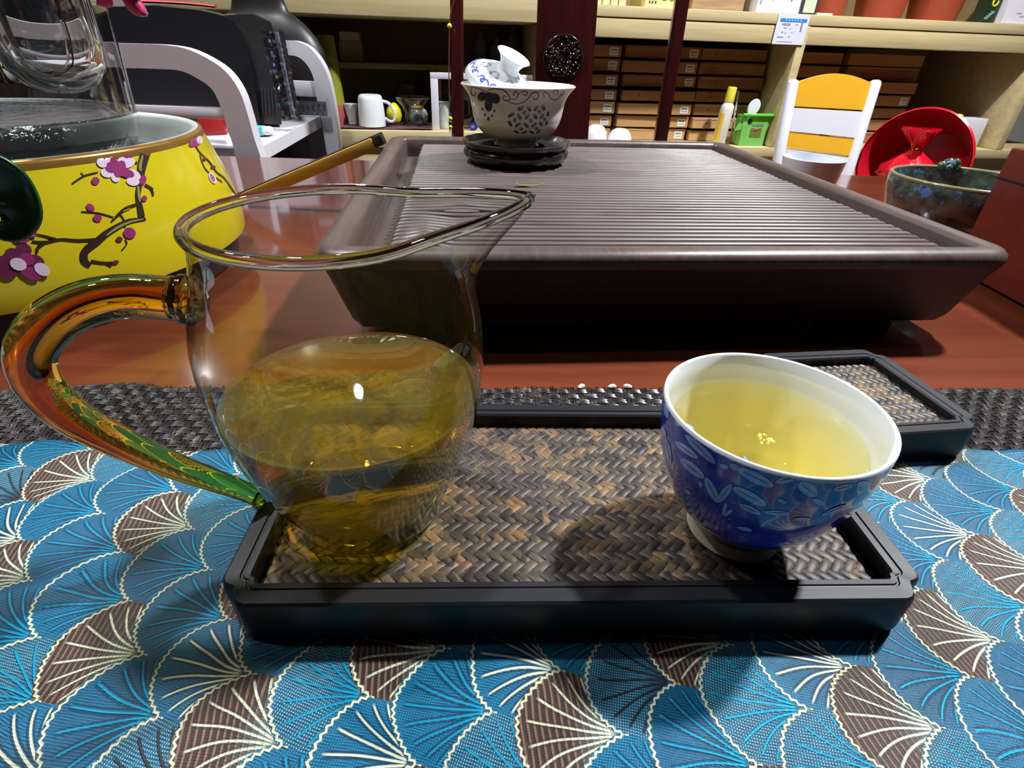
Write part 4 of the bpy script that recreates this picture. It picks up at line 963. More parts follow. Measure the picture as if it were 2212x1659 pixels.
for u in (-118, -57.0, -29.4): sbox(ls_, 'divider', u, u + (2.3 if u < -40 else 1.1), 14 if u == -57.0 else .2, 42, -2.7, 22.9 if u != -57.0 else 11, M_shelf_in)
sbox(ls_, 'inner_shelf', -115.6, -29.5, 20, 42, 11.0, 12.4, M_shelf_in); sbox(ls_, 'back_panel', -118, -28.2, 42, 43.5, -75, 33, M_shelf_in)
sbox(ls_, 'lower_front', -118, -28.2, 1, 3, -72, -7.1, M_cream_wood); sbox(ls_, 'plinth', -118, -28.2, 4, 40, -75, -71, M_black)

# kraft boxes, stacked in columns; each a thing with its sticker
W0 = 11.0; rk = random.Random(21)
ordn = ['bottom', 'second', 'third', 'fourth', 'fifth', 'sixth', 'topmost']
def kraft(u0, u1, z0, h_, label, dark, sticker, w0=W0, lidgap=True):
    du = rk.uniform(-.4, .4); dw = rk.uniform(-.8, 1.3); h_ = h_ - rk.uniform(0, .35)
    t = thing('kraft_box', label, 'box', sh((u0 + u1) / 2 + du, w0 + dw + 9, z0), AS + R(rk.uniform(-1.6, 1.6)), 'kraft boxes stacked in the shelf bays')
    W_ = u1 - u0; m_ = M_kraft_shaded if dark else M_kraft
    MB().box((0, 0, h_ * .5), (W_, 18, h_ - .06), bev=.12, seg=1).build('carton', m_, t)
    MB().box((0, -8.98, h_ - .35), (W_ - .3, .25, .55), bev=.05, seg=1).build('lid_flap', m_, t)
    if sticker:
        sx = W_ / 2 - 2.2
        s_ = MB().box((sx, -9.06, h_ * .47), (2.6, .06, h_ * .66), bev=.02, seg=1).build('sticker', M_sticker, t)
        tx = MB()
        for r_ in range(2):
            for c_ in range(4): tx.box((sx - .75 + .48 * c_ + .1 * r_, -9.1, h_ * (.60 - .26 * r_)), (.30 if r_ == 0 else .22, .03, .42 if r_ == 0 else .25))
        tag(tx.build('printed_marks', M_ink, s_), kind='stuff')
    else:
        MB().lathe([(.22, 0), (.2, .06), (0, .08)], seg=10, xf=Matrix.Translation(Vector((-W_ * .28, -9.02, h_ * .5))) @ Matrix.Rotation(R(90), 4, 'X')).build('finger_mark', M_ink, t)
P_ = 3.62
for ci, (u0, u1, nm, rows, zb) in enumerate(((-25.0, -3.6, 'left column beside the chair splat', 7, -5.75), (-2.2, 20.6, 'middle column behind the right chair post', 7, -5.75), (21.6, 42.0, 'right column beside the divider', 7, -5.75))):
    for r_ in range(rows):
        z0 = zb + r_ * P_ + .02
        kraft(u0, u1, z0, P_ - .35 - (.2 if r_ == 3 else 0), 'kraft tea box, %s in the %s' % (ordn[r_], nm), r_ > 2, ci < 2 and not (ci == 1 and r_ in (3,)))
for ci, (u0, u1, nm, rows) in enumerate(((47.0, 66.0, 'column behind the yellow chair', 7), (69, 94, 'column above the red basin', 7))):
    for r_ in range(rows):
        if ci == 0 and r_ == 5: continue_h = .8
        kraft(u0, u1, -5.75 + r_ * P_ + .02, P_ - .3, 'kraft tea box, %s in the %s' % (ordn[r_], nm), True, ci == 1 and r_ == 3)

# things on top of the right counter
ZT = 27.42
def on_top(name, label, cat, x0, x1, w0, depth, h_, m, **k):
    u0, _ = spx(x0, 20, w0); u1, _ = spx(x1, 20, w0)
    t = thing(name, label, cat, sh((u0 + u1) / 2, w0 + depth / 2, ZT), AS); MB().box((0, 0, h_ / 2), (u1 - u0, depth, h_), bev=.15, seg=1).build('carton', m, t); t['w'] = u1 - u0; return t
t = thing('pale_boxes', 'stack of thin cream cartons standing on counter beside the chair splat', 'boxes', sh(*[(spx(1300, 8, 3)[0] + spx(1348, 8, 3)[0]) / 2 - 1.5, 8], ZT), AS)
for k in range(5): MB().box((-5.2 + 2.15 * k, 0, 7.5), (2.0, 14, 15), bev=.12, seg=1).build('carton', plain('cream_card', srgb(222, 212, 160), .6), t)
t = on_top('tea_gift_box', 'pale wooden gift box with dark emblem and characters, on counter left of chair post', 'box', 1390, 1466, 2.5, 12, 12, plain('pale_pine', srgb(224, 204, 150), .55)); wv_ = t['w']
M_brownink = plain('brown_ink', srgb(130, 100, 56), .6); M_orangeink = plain('orange_ink', srgb(176, 112, 70), .6)
MB().tube([(-wv_ * .27 + .85 * math.cos(q), -6.05, 2.95 + .85 * math.sin(q)) for q in np.linspace(0, 2 * PI, 25)[:-1]], .13, 6, closed=True).build('emblem', M_brownink, t)
MB().lathe([(.45, 0), (.4, .06), (0, .08)], seg=12, xf=Matrix.Translation(Vector((-wv_ * .27, -6.0, 2.95))) @ Matrix.Rotation(R(90), 4, 'X')).build('emblem_core', M_brownink, t)
def glyph(t, x, y, z, s_, m, seed):
    g = random.Random(seed); mb_ = MB()
    for q in range(3): mb_.box((x + g.uniform(-.1, .1) * s_, y, z + (.12 + .34 * q) * s_), (s_ * g.uniform(.5, .85), .04, s_ * .11), bev=0)
    for q in range(2): mb_.box((x + (q - .5) * s_ * .45, y, z + .5 * s_), (s_ * .12, .04, s_ * g.uniform(.6, .95)))
    tag(mb_.build('printed_glyph', m, t), kind='stuff')
for k in range(3): glyph(t, -wv_ * .27 - .8 + .8 * k, -6.04, .9, .62, M_ink, k)
for k in range(2): glyph(t, .6 + 2.3 * k, -6.04, 1.5, 1.9, (M_brownink, M_orangeink)[k], 7 + k)
on_top('burlap_box', 'brown burlap-covered box on counter right of the leaning chair post', 'box', 1492, 1606, 4, 12, 13, wood('burlap', srgb(120, 92, 62), srgb(182, 152, 112), 0, 1.2, .8, .4))
t = on_top('white_box', 'white box printed with small grey pine trees on the counter', 'box', 1632, 1734, 2.0, 10, 12, plain('white_card', srgb(222, 220, 228), .5)); wv_ = t['w']
M_grey_ink = plain('grey_ink', srgb(70, 70, 82), .6)
for k, (x, z, s_) in enumerate(((-wv_ * .18, 3.6, .5), (wv_ * .22, 4.4, .9), (wv_ * .36, 4.2, .55))):
    m_ = MB(); m_.prism([(x - s_ * 1.1, -5.02, z), (x + s_ * 1.1, -5.02, z), (x + s_ * .35, -5.02, z + s_ * 1.1), (x - s_ * .3, -5.02, z + s_ * .9)], (0, 0, 0), (0, -.05, 0)); m_.box((x, -5.04, z - s_ * 1.3), (s_ * .28, .05, s_ * 1.0)); tag(m_.build('printed_pine', M_grey_ink, t), kind='stuff')
MB().box((-wv_ * .42, -5.03, 2.6), (.5, .04, 1.6), bev=.01, seg=1).build('printed_seal', plain('light_grey_ink', srgb(150, 156, 156), .6), t)
t = on_top('framed_card', 'pale green card with black edges beside the white pine box', 'card', 1733, 1762, 1.2, .6, 12, plain('pale_green_card', srgb(206, 214, 188), .5))
for sx in (-1, 1): MB().box((sx * t['w'] * .5, -.05, 6), (.35, .8, 12)).build('black_edge', M_ink, t)
MB().box((0, -.05, .2), (t['w'], .8, .35)).build('black_edge', M_ink, t)
MB().lathe([(.5, 0), (.45, .05), (0, .06)], seg=14, xf=Matrix.Translation(Vector((-.2, -.3, 4.6))) @ Matrix.Rotation(R(90), 4, 'X')).build('red_seal', plain('seal_red', srgb(190, 60, 60), .5), t)
M_terra = plain('terracotta', srgb(150, 60, 34), .7, .1, 20)
for k, (x0, x1, lb) in enumerate(((1766, 1852, 'terracotta flowerpot on counter next to the framed card, first of three'), (1868, 1990, 'terracotta flowerpot in the middle of three on the counter'), (1990, 2112, 'terracotta flowerpot nearest the green book, third of three'))):
    u0, u1 = spx(x0, 30, 12)[0], spx(x1, 30, 12)[0]; rr = (u1 - u0) / 2 * .84
    t = thing('flowerpot', lb, 'flowerpot', sh((u0 + u1) / 2, 14 + rr * .6, ZT), AS, 'terracotta pots on the counter')
    MB().lathe([(0, 0), (rr * .82, 0), (rr * 1.02, 11), (rr * 1.14, 11.1), (rr * 1.16, 14), (rr * 1.05, 14), (rr * .95, 10), (rr * .75, 1), (0, 1)], seg=48).build('body', M_terra, t, angle=45)
sd_ = MB().box(sh(spx(1780, 28, 1.5)[0], 2.4, ZT + .25), (4.6, 3, .45), AS, bev=.1); tag(sd_.build('white_saucer', M_sticker), 'thin white dish on the counter in front of the first flowerpot', 'dish')
bk = thing('green_book', 'dark green book with yellow lettering and pale print leaning on the counter', 'book', sh(spx(2143, 40, 2)[0], 5, ZT), AS)
MB().box((0, 0, 7), (4.6, 3.5, 14), bev=.1, seg=1).build('cover', plain('bottle_green', srgb(26, 46, 30), .4), bk); MB().tube(spline([(.3, -1.78, 6.4), (-.5, -1.78, 5.4), (-.5, -1.78, 4.5), (.2, -1.78, 4.1), (.9, -1.78, 4.6), (1.0, -1.78, 5.4)], 20), .24, 8).build('yellow_stroke', plain('lemon_ink', srgb(200, 204, 40), .5), bk)
for k in range(4): MB().box((-.9 + .5 * k, -1.78, 1.2 + .5 * k), (1.2, .05, .5), xf=None, bev=.02, seg=1).build('pale_print', plain('pale_green_ink', srgb(120, 146, 130), .5), bk)
wb = on_top('white_carton', 'white printed carton at the far right end of the counter', 'box', 2172, 2260, 1.5, 10, 14, plain('white_card_2', srgb(214, 210, 222), .5))
for k in range(3): MB().box((-1.5 + 1.2 * k, -5.02, 2.6 - .7 * (k % 2)), (1.6, .05, .25)).build('printed_line', plain('faint_ink', srgb(160, 160, 176), .6), wb)

# price card hung over the counter edge
cu0, cz0 = spx(1683, 30, -.2); cu1, cz1 = spx(1752, 31, -.2); cz2 = spx(1670, 95, -.2)[1]
pc = thing('price_card', 'white price card with blue header bar hanging on the counter edge', 'card', sh((cu0 + cu1) / 2, -.16, cz2), AS)
cw, chh = cu1 - cu0, 27.3 - cz2
MB().box((0, 0, chh / 2), (cw, .08, chh)).build('card', plain('card_white', srgb(212, 214, 228), .5), pc)
MB().box((.1, -.06, chh * .80), (cw * .84, .05, chh * .11)).build('blue_bar', plain('header_blue', srgb(42, 128, 204), .5), pc)
tx = MB()
for x, z, w_, hh in ((-.30, .66, .04, .07), (-.24, .66, .05, .08), (-.17, .66, .05, .08), (-.10, .66, .06, .08), (.14, .66, .10, .02), (-.20, .54, .07, .03), (-.04, .52, .05, .02), (-.26, .40, .06, .04), (-.16, .38, .03, .05), (.04, .40, .05, .02), (-.34, .24, .10, .03), (-.24, .24, .09, .03), (-.02, .26, .08, .02), (-.12, .09, .5, .015), (.12, .44, .03, .01)):
    tx.box((x * cw, -.055, z * chh), (w_ * cw, .03, hh * chh))
tag(tx.build('printed_text', plain('grey_text', srgb(126, 132, 142), .6), pc), kind='stuff')
for k in range(6): MB().box((-.22 * cw + k * .09 * cw, -.09, chh * .80), (.045 * cw, .02, chh * .055)).build('header_mark', plain('pale_blue_ink', srgb(126, 190, 234), .5), pc)
MB().box((cw * .30, -.09, chh * .62), (cw * .045, .04, chh * .34), xf=None).build('clip', plain('clip_grey', srgb(120, 128, 146), .3), pc)

# things on the decks
def deck_loc(x, y, off): u, z = spx(x, y, off); return sh(u, off, z)
ZD = -5.78; ZL = -2.68
def scale_at(off): return 1160.3 / ((SO[1] + off) * math.cos(PITCH) + 12)
bt_ = thing('lotion_bottle', 'white squeeze bottle with yellow cap leaning in the shelf beside kraft boxes', 'bottle', deck_loc(1552, 305, 4)[:2] + (ZD + .13,), AS)
hB = spx(1570, 188, 4)[1] - ZD
MB().lathe([(0, 0), (1.75, 0), (1.9, .3), (1.9, hB * .62), (1.8, hB * .68), (1.25, hB * .73), (1.2, hB * .76), (0, hB * .76)], seg=32, xf=Matrix.Rotation(R(3), 4, 'Y')).build('bottle_body', plain('ivory_plastic', srgb(222, 220, 206), .3), bt_, angle=60)
MB().lathe([(0, hB * .75), (1.35, hB * .75), (1.3, hB * .98), (1.15, hB), (0, hB)], seg=32, xf=Matrix.Rotation(R(3), 4, 'Y')).build('cap', plain('lemon_cap', srgb(214, 200, 70), .3), bt_, angle=60)
MB().lathe([(1.93, 1.0), (1.93, hB * .55)], seg=14, a0=R(185), a1=R(235), xf=Matrix.Rotation(R(3), 4, 'Y')).build('yellow_label', plain('label_yellow', srgb(226, 186, 50), .4), bt_)
M_gpl = Mat('green_clear_plastic'); M_gpl.set(color=srgb(150, 226, 120), rough=.15, trans=.45, ior=1.3); M_gpl = M_gpl.m
gc = thing('green_box', 'open translucent green plastic box holding white brushes on the shelf deck', 'box', deck_loc(1612, 314, 5)[:2] + (ZD,), AS)
gw_ = 7.9; gh = 8.2
for nm, c_, s_ in (('front_wall', (0, -2.2, gh / 2), (gw_, .25, gh)), ('back_wall', (0, 2.2, gh / 2), (gw_, .25, gh)), ('side_wall', (-gw_ / 2, 0, gh / 2), (.25, 4.4, gh)), ('side_wall', (gw_ / 2, 0, gh / 2), (.25, 4.4, gh)), ('bottom', (0, 0, .5), (gw_, 4.4, .9))):
    MB().box(c_, s_, bev=.08, seg=1).build(nm, M_gpl, gc)
MB().box((.4, -2.6, gh + .3), (gw_ + 2.2, 1.2, .7), bev=.15, seg=1).build('top_lip', plain('bright_green', srgb(96, 206, 62), .3), gc)
MB().prism([(gw_ / 2 + .1, -2.0, gh), (gw_ / 2 + 1.5, -2.4, gh), (gw_ / 2 + .1, -2.0, gh * .45)], (0, 0, 0), (0, .2, 0)).build('bent_flap', M_gpl, gc)
MB().prism([(-gw_ / 2 - .1, -2.0, gh), (-gw_ / 2 - 2.4, -2.4, gh * .5), (-gw_ / 2 - .1, -2.0, gh * .55)], (0, 0, 0), (0, .2, 0)).build('bent_flap', M_gpl, gc)
MB().box((.6, -2.4, gh * .45), (3.6, .08, 2.4), bev=.02, seg=1).build('brown_label', plain('green_brown_label', srgb(104, 110, 50), .5), gc)
lt = MB()
for k in range(7): lt.box((-.9 + .55 * k, -2.4, gh * .70), (.32, .08, .5))
tag(lt.build('printed_letters', plain('grey_green_ink', srgb(104, 120, 90), .5), gc), kind='stuff')
MB().tube(spline([(-.3, -2.45, gh * .55), (.8, -2.45, gh * .56), (1.8, -2.45, gh * .62)], 10), [.05, .18, .2, .2, .2, .2, .2, .18, .12, .05], 6).build('red_swoosh', plain('swoosh_red', srgb(176, 60, 40), .5), gc)
MB().lathe([(.75, 0), (.7, .12), (0, .15)], seg=20, xf=Matrix.Translation(Vector((-2.0, -2.4, gh * .82))) @ Matrix.Rotation(R(90), 4, 'X')).build('black_button', M_black, gc)
wbr = thing('white_brush', 'white oval brush standing in the green plastic box', 'brush', sh(spx(1630, 225, 5)[0] - .4, 5, ZD + 1), AS)
MB().lathe([(0, -.5), (1.9, -.45), (2.05, 0), (1.9, .35), (0, .4)], seg=32, xf=Matrix.Translation(Vector((.4, 0, 9.3))) @ Matrix.Rotation(R(25), 4, 'Y') @ Matrix.Rotation(R(90), 4, 'X') @ Matrix.Diagonal(Vector((.9, 1.15, 1, 1)))).build('oval_head', M_porc, wbr, angle=50)
MB().box((-.6, 0, 4), (1.4, .6, 8), bev=.2).build('handle', M_porc, wbr)
stx = thing('white_stick', 'thin printed white stick standing upright between bottle and green box', 'stick', sh(spx(1596, 250, 7)[0], 8.6, ZD), AS)
MB().box((0, 0, 7.2), (.55, .2, 14.4), bev=.06, xf=Matrix.Rotation(R(-4), 4, 'Y')).build('stick', plain('stick_white', srgb(206, 204, 206), .5), stx)
for k in range(3): MB().box((0, -.12, 6.4 + 1.2 * k), (.22, .03, .7), xf=Matrix.Rotation(R(-4), 4, 'Y')).build('printed_mark', M_grey_ink, stx)
for (x0, x1, y, lb) in ((1262, 1312, 268, 'upturned small white cup on shelf next to the chair splat'), (1314, 1366, 277, 'upturned small white cup on shelf below the middle boxes')):
    off = 4.5; u0, u1 = spx(x0, 285, off)[0], spx(x1, 285, off)[0]; r_ = (u1 - u0) / 2; zt = spx(x0, y, off)[1] - ZD
    t = thing('small_cup', lb, 'cup', sh((u0 + u1) / 2, off, ZD), AS, 'upturned white cups on the deck')
    MB().lathe([(r_, 0), (r_ * 1.0, .2), (r_ * .92, zt * .5), (r_ * .7, zt * .85), (r_ * .45, zt * .96), (r_ * .42, zt), (r_ * .36, zt), (0, zt * .97)], seg=40).build('body', M_porc, t, angle=60)

# left cabinet deck: mug, creamer, lemon, glass, teapot, frame, bottle
mr = MB().grid(24, 10, lambda u, v: (*sh(-84 + 26 * u, 2 + 14 * v, 0)[:2], ZL + .36 + .12 * math.sin(9 * u + 4 * v)))
mo = mr.build('maroon_cloth', plain('maroon_cloth', srgb(74, 18, 30), .8, .1, 60, sheen=.3), angle=180); so = mo.modifiers.new('thick', 'SOLIDIFY'); so.thickness = .002; tag(mo, 'maroon cloth spread under the upturned white mug', 'cloth')
ZC = ZL + .55
def dthing(name, label, cat, x, y, off, z=ZC, **k): u, _ = spx(x, y, off); return thing(name, label, cat, sh(u, off, z), AS, **k)
def dim(x0, x1, y, off): return abs(spx(x1, y, off)[0] - spx(x0, y, off)[0])
mg = dthing('mug', 'plain white mug upside down on the maroon cloth', 'mug', 805, 270, 5.5); r_ = dim(772, 831, 250, 5.5) / 2; hm = spx(795, 204, 5.5)[1] - ZC
MB().lathe([(r_, 0), (r_ * 1.0, .1), (r_ * .97, hm * .4), (r_ * .9, hm * .85), (r_ * .84, hm * .96), (r_ * .72, hm), (r_ * .66, hm * .985), (0, hm * .985)], seg=56).build('body', M_porc, mg, angle=60)
MB().tube(spline([(r_ * .88, 0, hm * .80), (r_ * 1.35, 0, hm * .72), (r_ * 1.72, 0, hm * .42), (r_ * 1.62, 0, hm * .18), (r_ * 1.3, 0, hm * .15), (r_ * .95, 0, hm * .26)], 24), .42, 10).build('handle', M_porc, mg, angle=180)
cm = dthing('creamer', 'small white pouring jug half hidden behind the upturned mug', 'creamer', 763, 265, 8.5); r_ = dim(746, 772, 240, 8.5) / 2; hm = spx(760, 224, 8.5)[1] - ZC
MB().lathe([(0, 0), (r_ * .75, 0), (r_ * .8, hm * .3), (r_ * .95, hm * .7), (r_ * 1.15, hm), (r_ * 1.0, hm), (r_ * .8, hm * .6), (0, hm * .15)], seg=40, rfun=lambda r, z, a: r * (1 + (.45 * math.exp(-((a - PI) / .35) ** 2) * (z / hm) ** 2))).build('body', M_porc, cm, angle=60)
lm_ = dthing('lemon_jar', 'bright yellow lemon-shaped jar behind the mug handle', 'jar', 853, 270, 9); r_ = dim(835, 869, 250, 9) / 2; hm = spx(850, 222, 9)[1] - ZC
MB().lathe([(0, 0), (r_ * .5, .05), (r_ * .85, hm * .2), (r_, hm * .45), (r_ * .85, hm * .72), (r_ * .5, hm * .92), (r_ * .25, hm), (0, hm * 1.02)], seg=40).build('body', plain('lemon_glaze', srgb(214, 204, 26), .2), lm_, angle=180)
gg = dthing('glass_funnel_cup', 'clear glass tea strainer cup with wide rim beside the lemon jar', 'glass', 895, 275, 6, z=ZL); r_ = dim(848, 925, 215, 6) / 2; hm = spx(890, 210, 6)[1] - ZL
M_cg = thin_glass('cabinet_glass', (.95, .96, .95), (.45, .47, .45), 1.5, 1.8).m
MB().lathe([(0, .15), (r_ * .45, .1), (r_ * .5, hm * .3), (r_ * .45, hm * .5), (r_ * .62, hm * .72), (r_ * .95, hm * .95), (r_, hm)], seg=56).build('glass_body', M_cg, gg, angle=180)
MB().tube([(r_ * math.cos(q), r_ * math.sin(q), hm) for q in np.linspace(0, 2 * PI, 49)[:-1]], .14, 8, closed=True).build('glass_rim', real_glass('clear_rim', (.95, .96, .95)), gg, angle=180)
MB().box((r_ + 1.6, 0, hm - .35), (3.4, .8, .5), bev=.2).build('black_grip', M_black, gg)
MB().lathe([(0, 0), (1.6, .1), (1.9, .5), (1.4, .9), (0, 1.0)], (r_ * .25, 0, hm * .62), 20).build('tea_leaves', plain('amber_leaves', srgb(136, 92, 40), .4), gg)
tp = dthing('small_teapot', 'little grey teapot with blue painted flowers behind the glass strainer', 'teapot', 905, 268, 11.5, z=ZL); r_ = dim(884, 926, 250, 11.5) / 2
MB().lathe([(0, 0), (r_ * .6, .1), (r_ * .95, r_ * .6), (r_, r_ * 1.0), (r_ * .8, r_ * 1.5), (r_ * .45, r_ * 1.75), (r_ * .4, r_ * 1.85), (.3, r_ * 1.95), (.4, r_ * 2.2), (0, r_ * 2.25)], seg=40).build('body', plain('grey_porcelain', srgb(150, 152, 160), .2), tp, angle=60)
for k, (an, z) in enumerate(((-100, .9), (-60, 1.15), (-80, .6))):
    q = R(an); MB().lathe([(.9, 0), (.8, .12), (0, .2)], seg=10, xf=Matrix.Translation(Vector((r_ * .97 * math.cos(q), r_ * .97 * math.sin(q), r_ * z))) @ Vector((math.cos(q), math.sin(q), 0)).to_track_quat('Z', 'Y').to_matrix().to_4x4()).build('painted_flower', [plain('flower_blue', srgb(60, 84, 140), .3), plain('flower_white', srgb(220, 222, 232), .3)][k % 2], tp)
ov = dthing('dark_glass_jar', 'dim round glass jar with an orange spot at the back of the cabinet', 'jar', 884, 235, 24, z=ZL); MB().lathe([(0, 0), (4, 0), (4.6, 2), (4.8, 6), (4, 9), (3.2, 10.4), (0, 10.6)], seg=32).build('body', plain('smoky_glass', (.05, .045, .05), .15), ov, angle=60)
MB().box((-.6, -4.8, 6.3), (.8, .3, 1.6), bev=.1).build('orange_spot', plain('orange_paint', srgb(210, 100, 40), .4), ov)
fr_ = thing('metal_stand', 'white square metal frame standing on the cabinet beside the left chair post', 'frame', sh(0, 0, ZL), AS)
uA, zA = spx(937, 160, 3.5); uB = -30.2; fz = spx(935, 156, 3.5)[1]
for u in (uA, uB - 1): MB().box((u, 3.5, (fz - ZL) / 2), (2.0, 1.6, fz - ZL), bev=.12).build('upright', M_white_paint, fr_)
MB().box(((uA + uB) / 2 - .5, 3.5, fz - ZL - .75), (uB - uA + 1.0, 1.64, 1.5), bev=.12).build('crossbar', M_white_paint, fr_)
cw_ = dthing('white_beaker', 'white beaker standing behind the white frame upright', 'cup', 957, 268, 8, z=ZL); r_ = dim(943, 972, 255, 8) / 2; hm = spx(955, 220, 8)[1] - ZL
MB().lathe([(0, 0), (r_ * .85, 0), (r_ * .95, hm * .4), (r_, hm), (r_ * .9, hm), (r_ * .8, hm * .3), (0, hm * .1)], seg=40).build('body', M_porc, cw_, angle=60)
gj = dthing('round_glass_jar', 'round glass jar behind the chair post and the lidded bowl', 'jar', 1000, 262, 8, z=ZL); MB().lathe([(0, .1), (3.4, .1), (5.2, 2), (6.0, 5), (5.4, 8.4), (4, 10.5), (3.8, 11.5), (4.1, 12)], seg=48).build('body', M_cg, gj, angle=180)
bo = dthing('blue_ornament', 'tiny cobalt blue ornament left of the lidded bowl', 'ornament', 1021, 268, 3.0, z=ZL); MB().tube(spline([(-.7, 0, 1.9), (-.5, 0, .8), (.3, 0, .45), (1.0, 0, 1.0), (.7, 0, 2.2), (1.1, 0, 3.2)], 20), [.25] * 4 + [.5] * 8 + [.42] * 8, 10).build('body', plain('cobalt_ceramic', srgb(36, 36, 150), .15), bo, angle=180)
lb_ = dthing('lime_flask', 'tall lime green tapered flask with pink base in the dim cabinet', 'bottle', 723, 235, 9, z=ZL); hL = spx(715, 76, 9)[1] - ZL; r_ = dim(703, 750, 200, 9) / 2
MB().lathe([(0, 0), (r_ * .95, 0), (r_ * 1.0, .4), (r_ * 1.0, hL * .25)], seg=40).build('pink_base', plain('dull_pink', srgb(170, 84, 84), .5), lb_)
MB().lathe([(r_ * 1.0, hL * .25), (r_ * .92, hL * .5), (r_ * .74, hL * .97), (r_ * .68, hL), (0, hL)], seg=40).build('flask_body', plain('lime', srgb(136, 138, 36), .5), lb_, angle=50)
bb_ = thing('beige_carton', 'small beige carton on the inner shelf of the left cabinet', 'box', sh(spx(759, 120, 24)[0], 27, 12.45), AS); MB().box((0, 0, 2.6), (6.4, 5, 5.2), bev=.1, seg=1).build('carton', plain('beige_card', srgb(150, 128, 100), .7), bb_); MB().box((0, -.1, 6.3), (5.6, 4.6, 2.1), bev=.1, seg=1).build('pale_lid', plain('pale_card', srgb(176, 158, 150), .7), bb_)
for k, (x, hh, rr) in enumerate(((1040, 11, 2.2), (1075, 9, 2.8), (1110, 13, 2.0))):
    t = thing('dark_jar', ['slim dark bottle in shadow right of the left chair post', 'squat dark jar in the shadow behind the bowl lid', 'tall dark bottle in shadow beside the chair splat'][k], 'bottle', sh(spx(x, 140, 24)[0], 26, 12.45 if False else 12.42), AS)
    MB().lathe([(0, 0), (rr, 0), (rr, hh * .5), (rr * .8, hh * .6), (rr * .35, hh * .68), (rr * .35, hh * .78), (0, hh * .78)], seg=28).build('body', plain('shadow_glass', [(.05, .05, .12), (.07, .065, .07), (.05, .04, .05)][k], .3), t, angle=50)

# ------------------------------------------------------------------ right: child's chair, basin with red packet, small box
kc = thing('yellow_chair', 'small chair back of yellow and white boards between white posts', 'chair', (75, 154, -75))
cornL = [at_y(1714, 172, 152), at_y(1681, 345, 149)]; cornR = [at_y(1893, 173, 152), at_y(1832, 370, 149)]
def kpost(a, b):
    d = (b - a) / np.linalg.norm(b - a); return MB().tube([a, a + d * .25, a + d * .8, b + d * 30], [.7, 1.15, 1.35, 1.35], 16)
for a, b in (cornL, cornR): kpost(a, b).build('white_post', M_white_paint, kc, world=True, angle=60)
def kp_(s_, t_): L0 = cornL[0] + (cornL[1] - cornL[0]) * t_; R0 = cornR[0] + (cornR[1] - cornR[0]) * t_; return L0 + (R0 - L0) * s_
for nm, t0, t1, m_, arch in (('yellow_board', .03, .315, M_yellow_paint, 1.9), ('white_board', .335, .62, M_white_paint, 0), ('yellow_board', .64, .825, M_yellow_paint, 0), ('white_board', .845, 1.15, M_white_paint, 0)):
    n = 12; top = [kp_(.05 + .90 * i / n, t0) + np.array([0, 0, arch * math.sin(PI * i / n)]) for i in range(n + 1)]; bot = [kp_(.95 - .90 * i / n, t1) for i in range(n + 1)]
    MB().prism([tuple(p) for p in top + bot], (0, -.5, 0), (0, .7, 0)).build(nm, m_, kc, world=True, angle=30)
MB().box((75, 140, -40), (26, 26, 2.4), bev=.4).build('seat', M_yellow_paint, kc, world=True)
for sx in (-10, 10):
    for sy in (131, 149): MB().box((75 + sx, sy, -58), (2.6, 2.6, 34), bev=.4).build('leg', M_white_paint, kc, world=True)

bs_ = thing('red_basin', 'shiny red plastic basin tipped on its side behind the green bowl', 'basin', (107, 152, -14))
rcn = at_y(1968, 352, 150); axis = Vector((.78, .60, -.16)).normalized()
BM = Matrix.Translation(Vector(rcn)) @ axis.to_track_quat('Z', 'Y').to_matrix().to_4x4()
MB().lathe([(12.6, -.5), (13.0, -.2), (12.9, .5), (12.2, .6), (11.4, 5), (10.0, 11), (9.2, 14.5), (8.6, 15.3), (0, 15.4), (0, 14.9), (8.4, 14.8), (9.6, 10.8), (11.0, 4.8), (11.9, .1), (12.3, -.5)], seg=72, xf=BM).build('body', M_red_plastic, bs_, world=True, angle=60)
st2 = thing('low_stool', 'low wooden stool behind the table under the red basin', 'stool', (112, 158, -75))
MB().box((0, 0, 55.4), (40, 30, 3), bev=.4).build('seat', M_cream_wood, st2)
for sx in (-17, 17):
    for sy in (-11, 11): MB().box((sx, sy, 27), (3, 3, 54), bev=.3).build('leg', M_cream_wood, st2)
pk = thing('red_packet', 'red foil gift pouch tied with gold string lying in the red basin', 'pouch', at_y(1950, 372, 146))
def crumple(a, z): return 1 + .08 * math.sin(a * 7 + z) + .05 * math.sin(a * 13 + 2 * z)
pc0 = at_y(1952, 392, 148.5)
MB().lathe([(0, 0), (5.5, .2), (6.6, 1.6), (6.0, 3.4), (4.2, 5.2), (2.2, 6.8), (.9, 7.9)], tuple(pc0), 42, rfun=lambda r, z, a: r * crumple(a, z)).build('pouch', M_red_foil, pk, world=True, angle=70)
MB().lathe([(.9, 7.9), (1.4, 8.6), (2.6, 10.2), (3.4, 12.0), (3.1, 12.6)], tuple(pc0), 42, rfun=lambda r, z, a: r * (1 + (z - 7.9) * .11 * math.sin(a * 3 + .8) + .10 * math.sin(a * 9))).build('gathered_top', M_red_foil, pk, world=True, angle=70)
MB().tube([(pc0[0] + 1.05 * math.cos(q), pc0[1] + 1.05 * math.sin(q), pc0[2] + 7.9 + .2 * math.sin(3 * q)) for q in np.linspace(0, 2 * PI, 25)[:-1]], .26, 8, closed=True).build('gold_string', M_gold, pk, world=True, angle=180)
MB().tube([(pc0[0] - 1.0, pc0[1] - .8, pc0[2] + 7.9), (pc0[0] - 1.9, pc0[1] - 1.0, pc0[2] + 8.3), (pc0[0] - 2.3, pc0[1] - 1.0, pc0[2] + 9.1)], .2, 6).build('gold_string', M_gold, pk, world=True, angle=180)
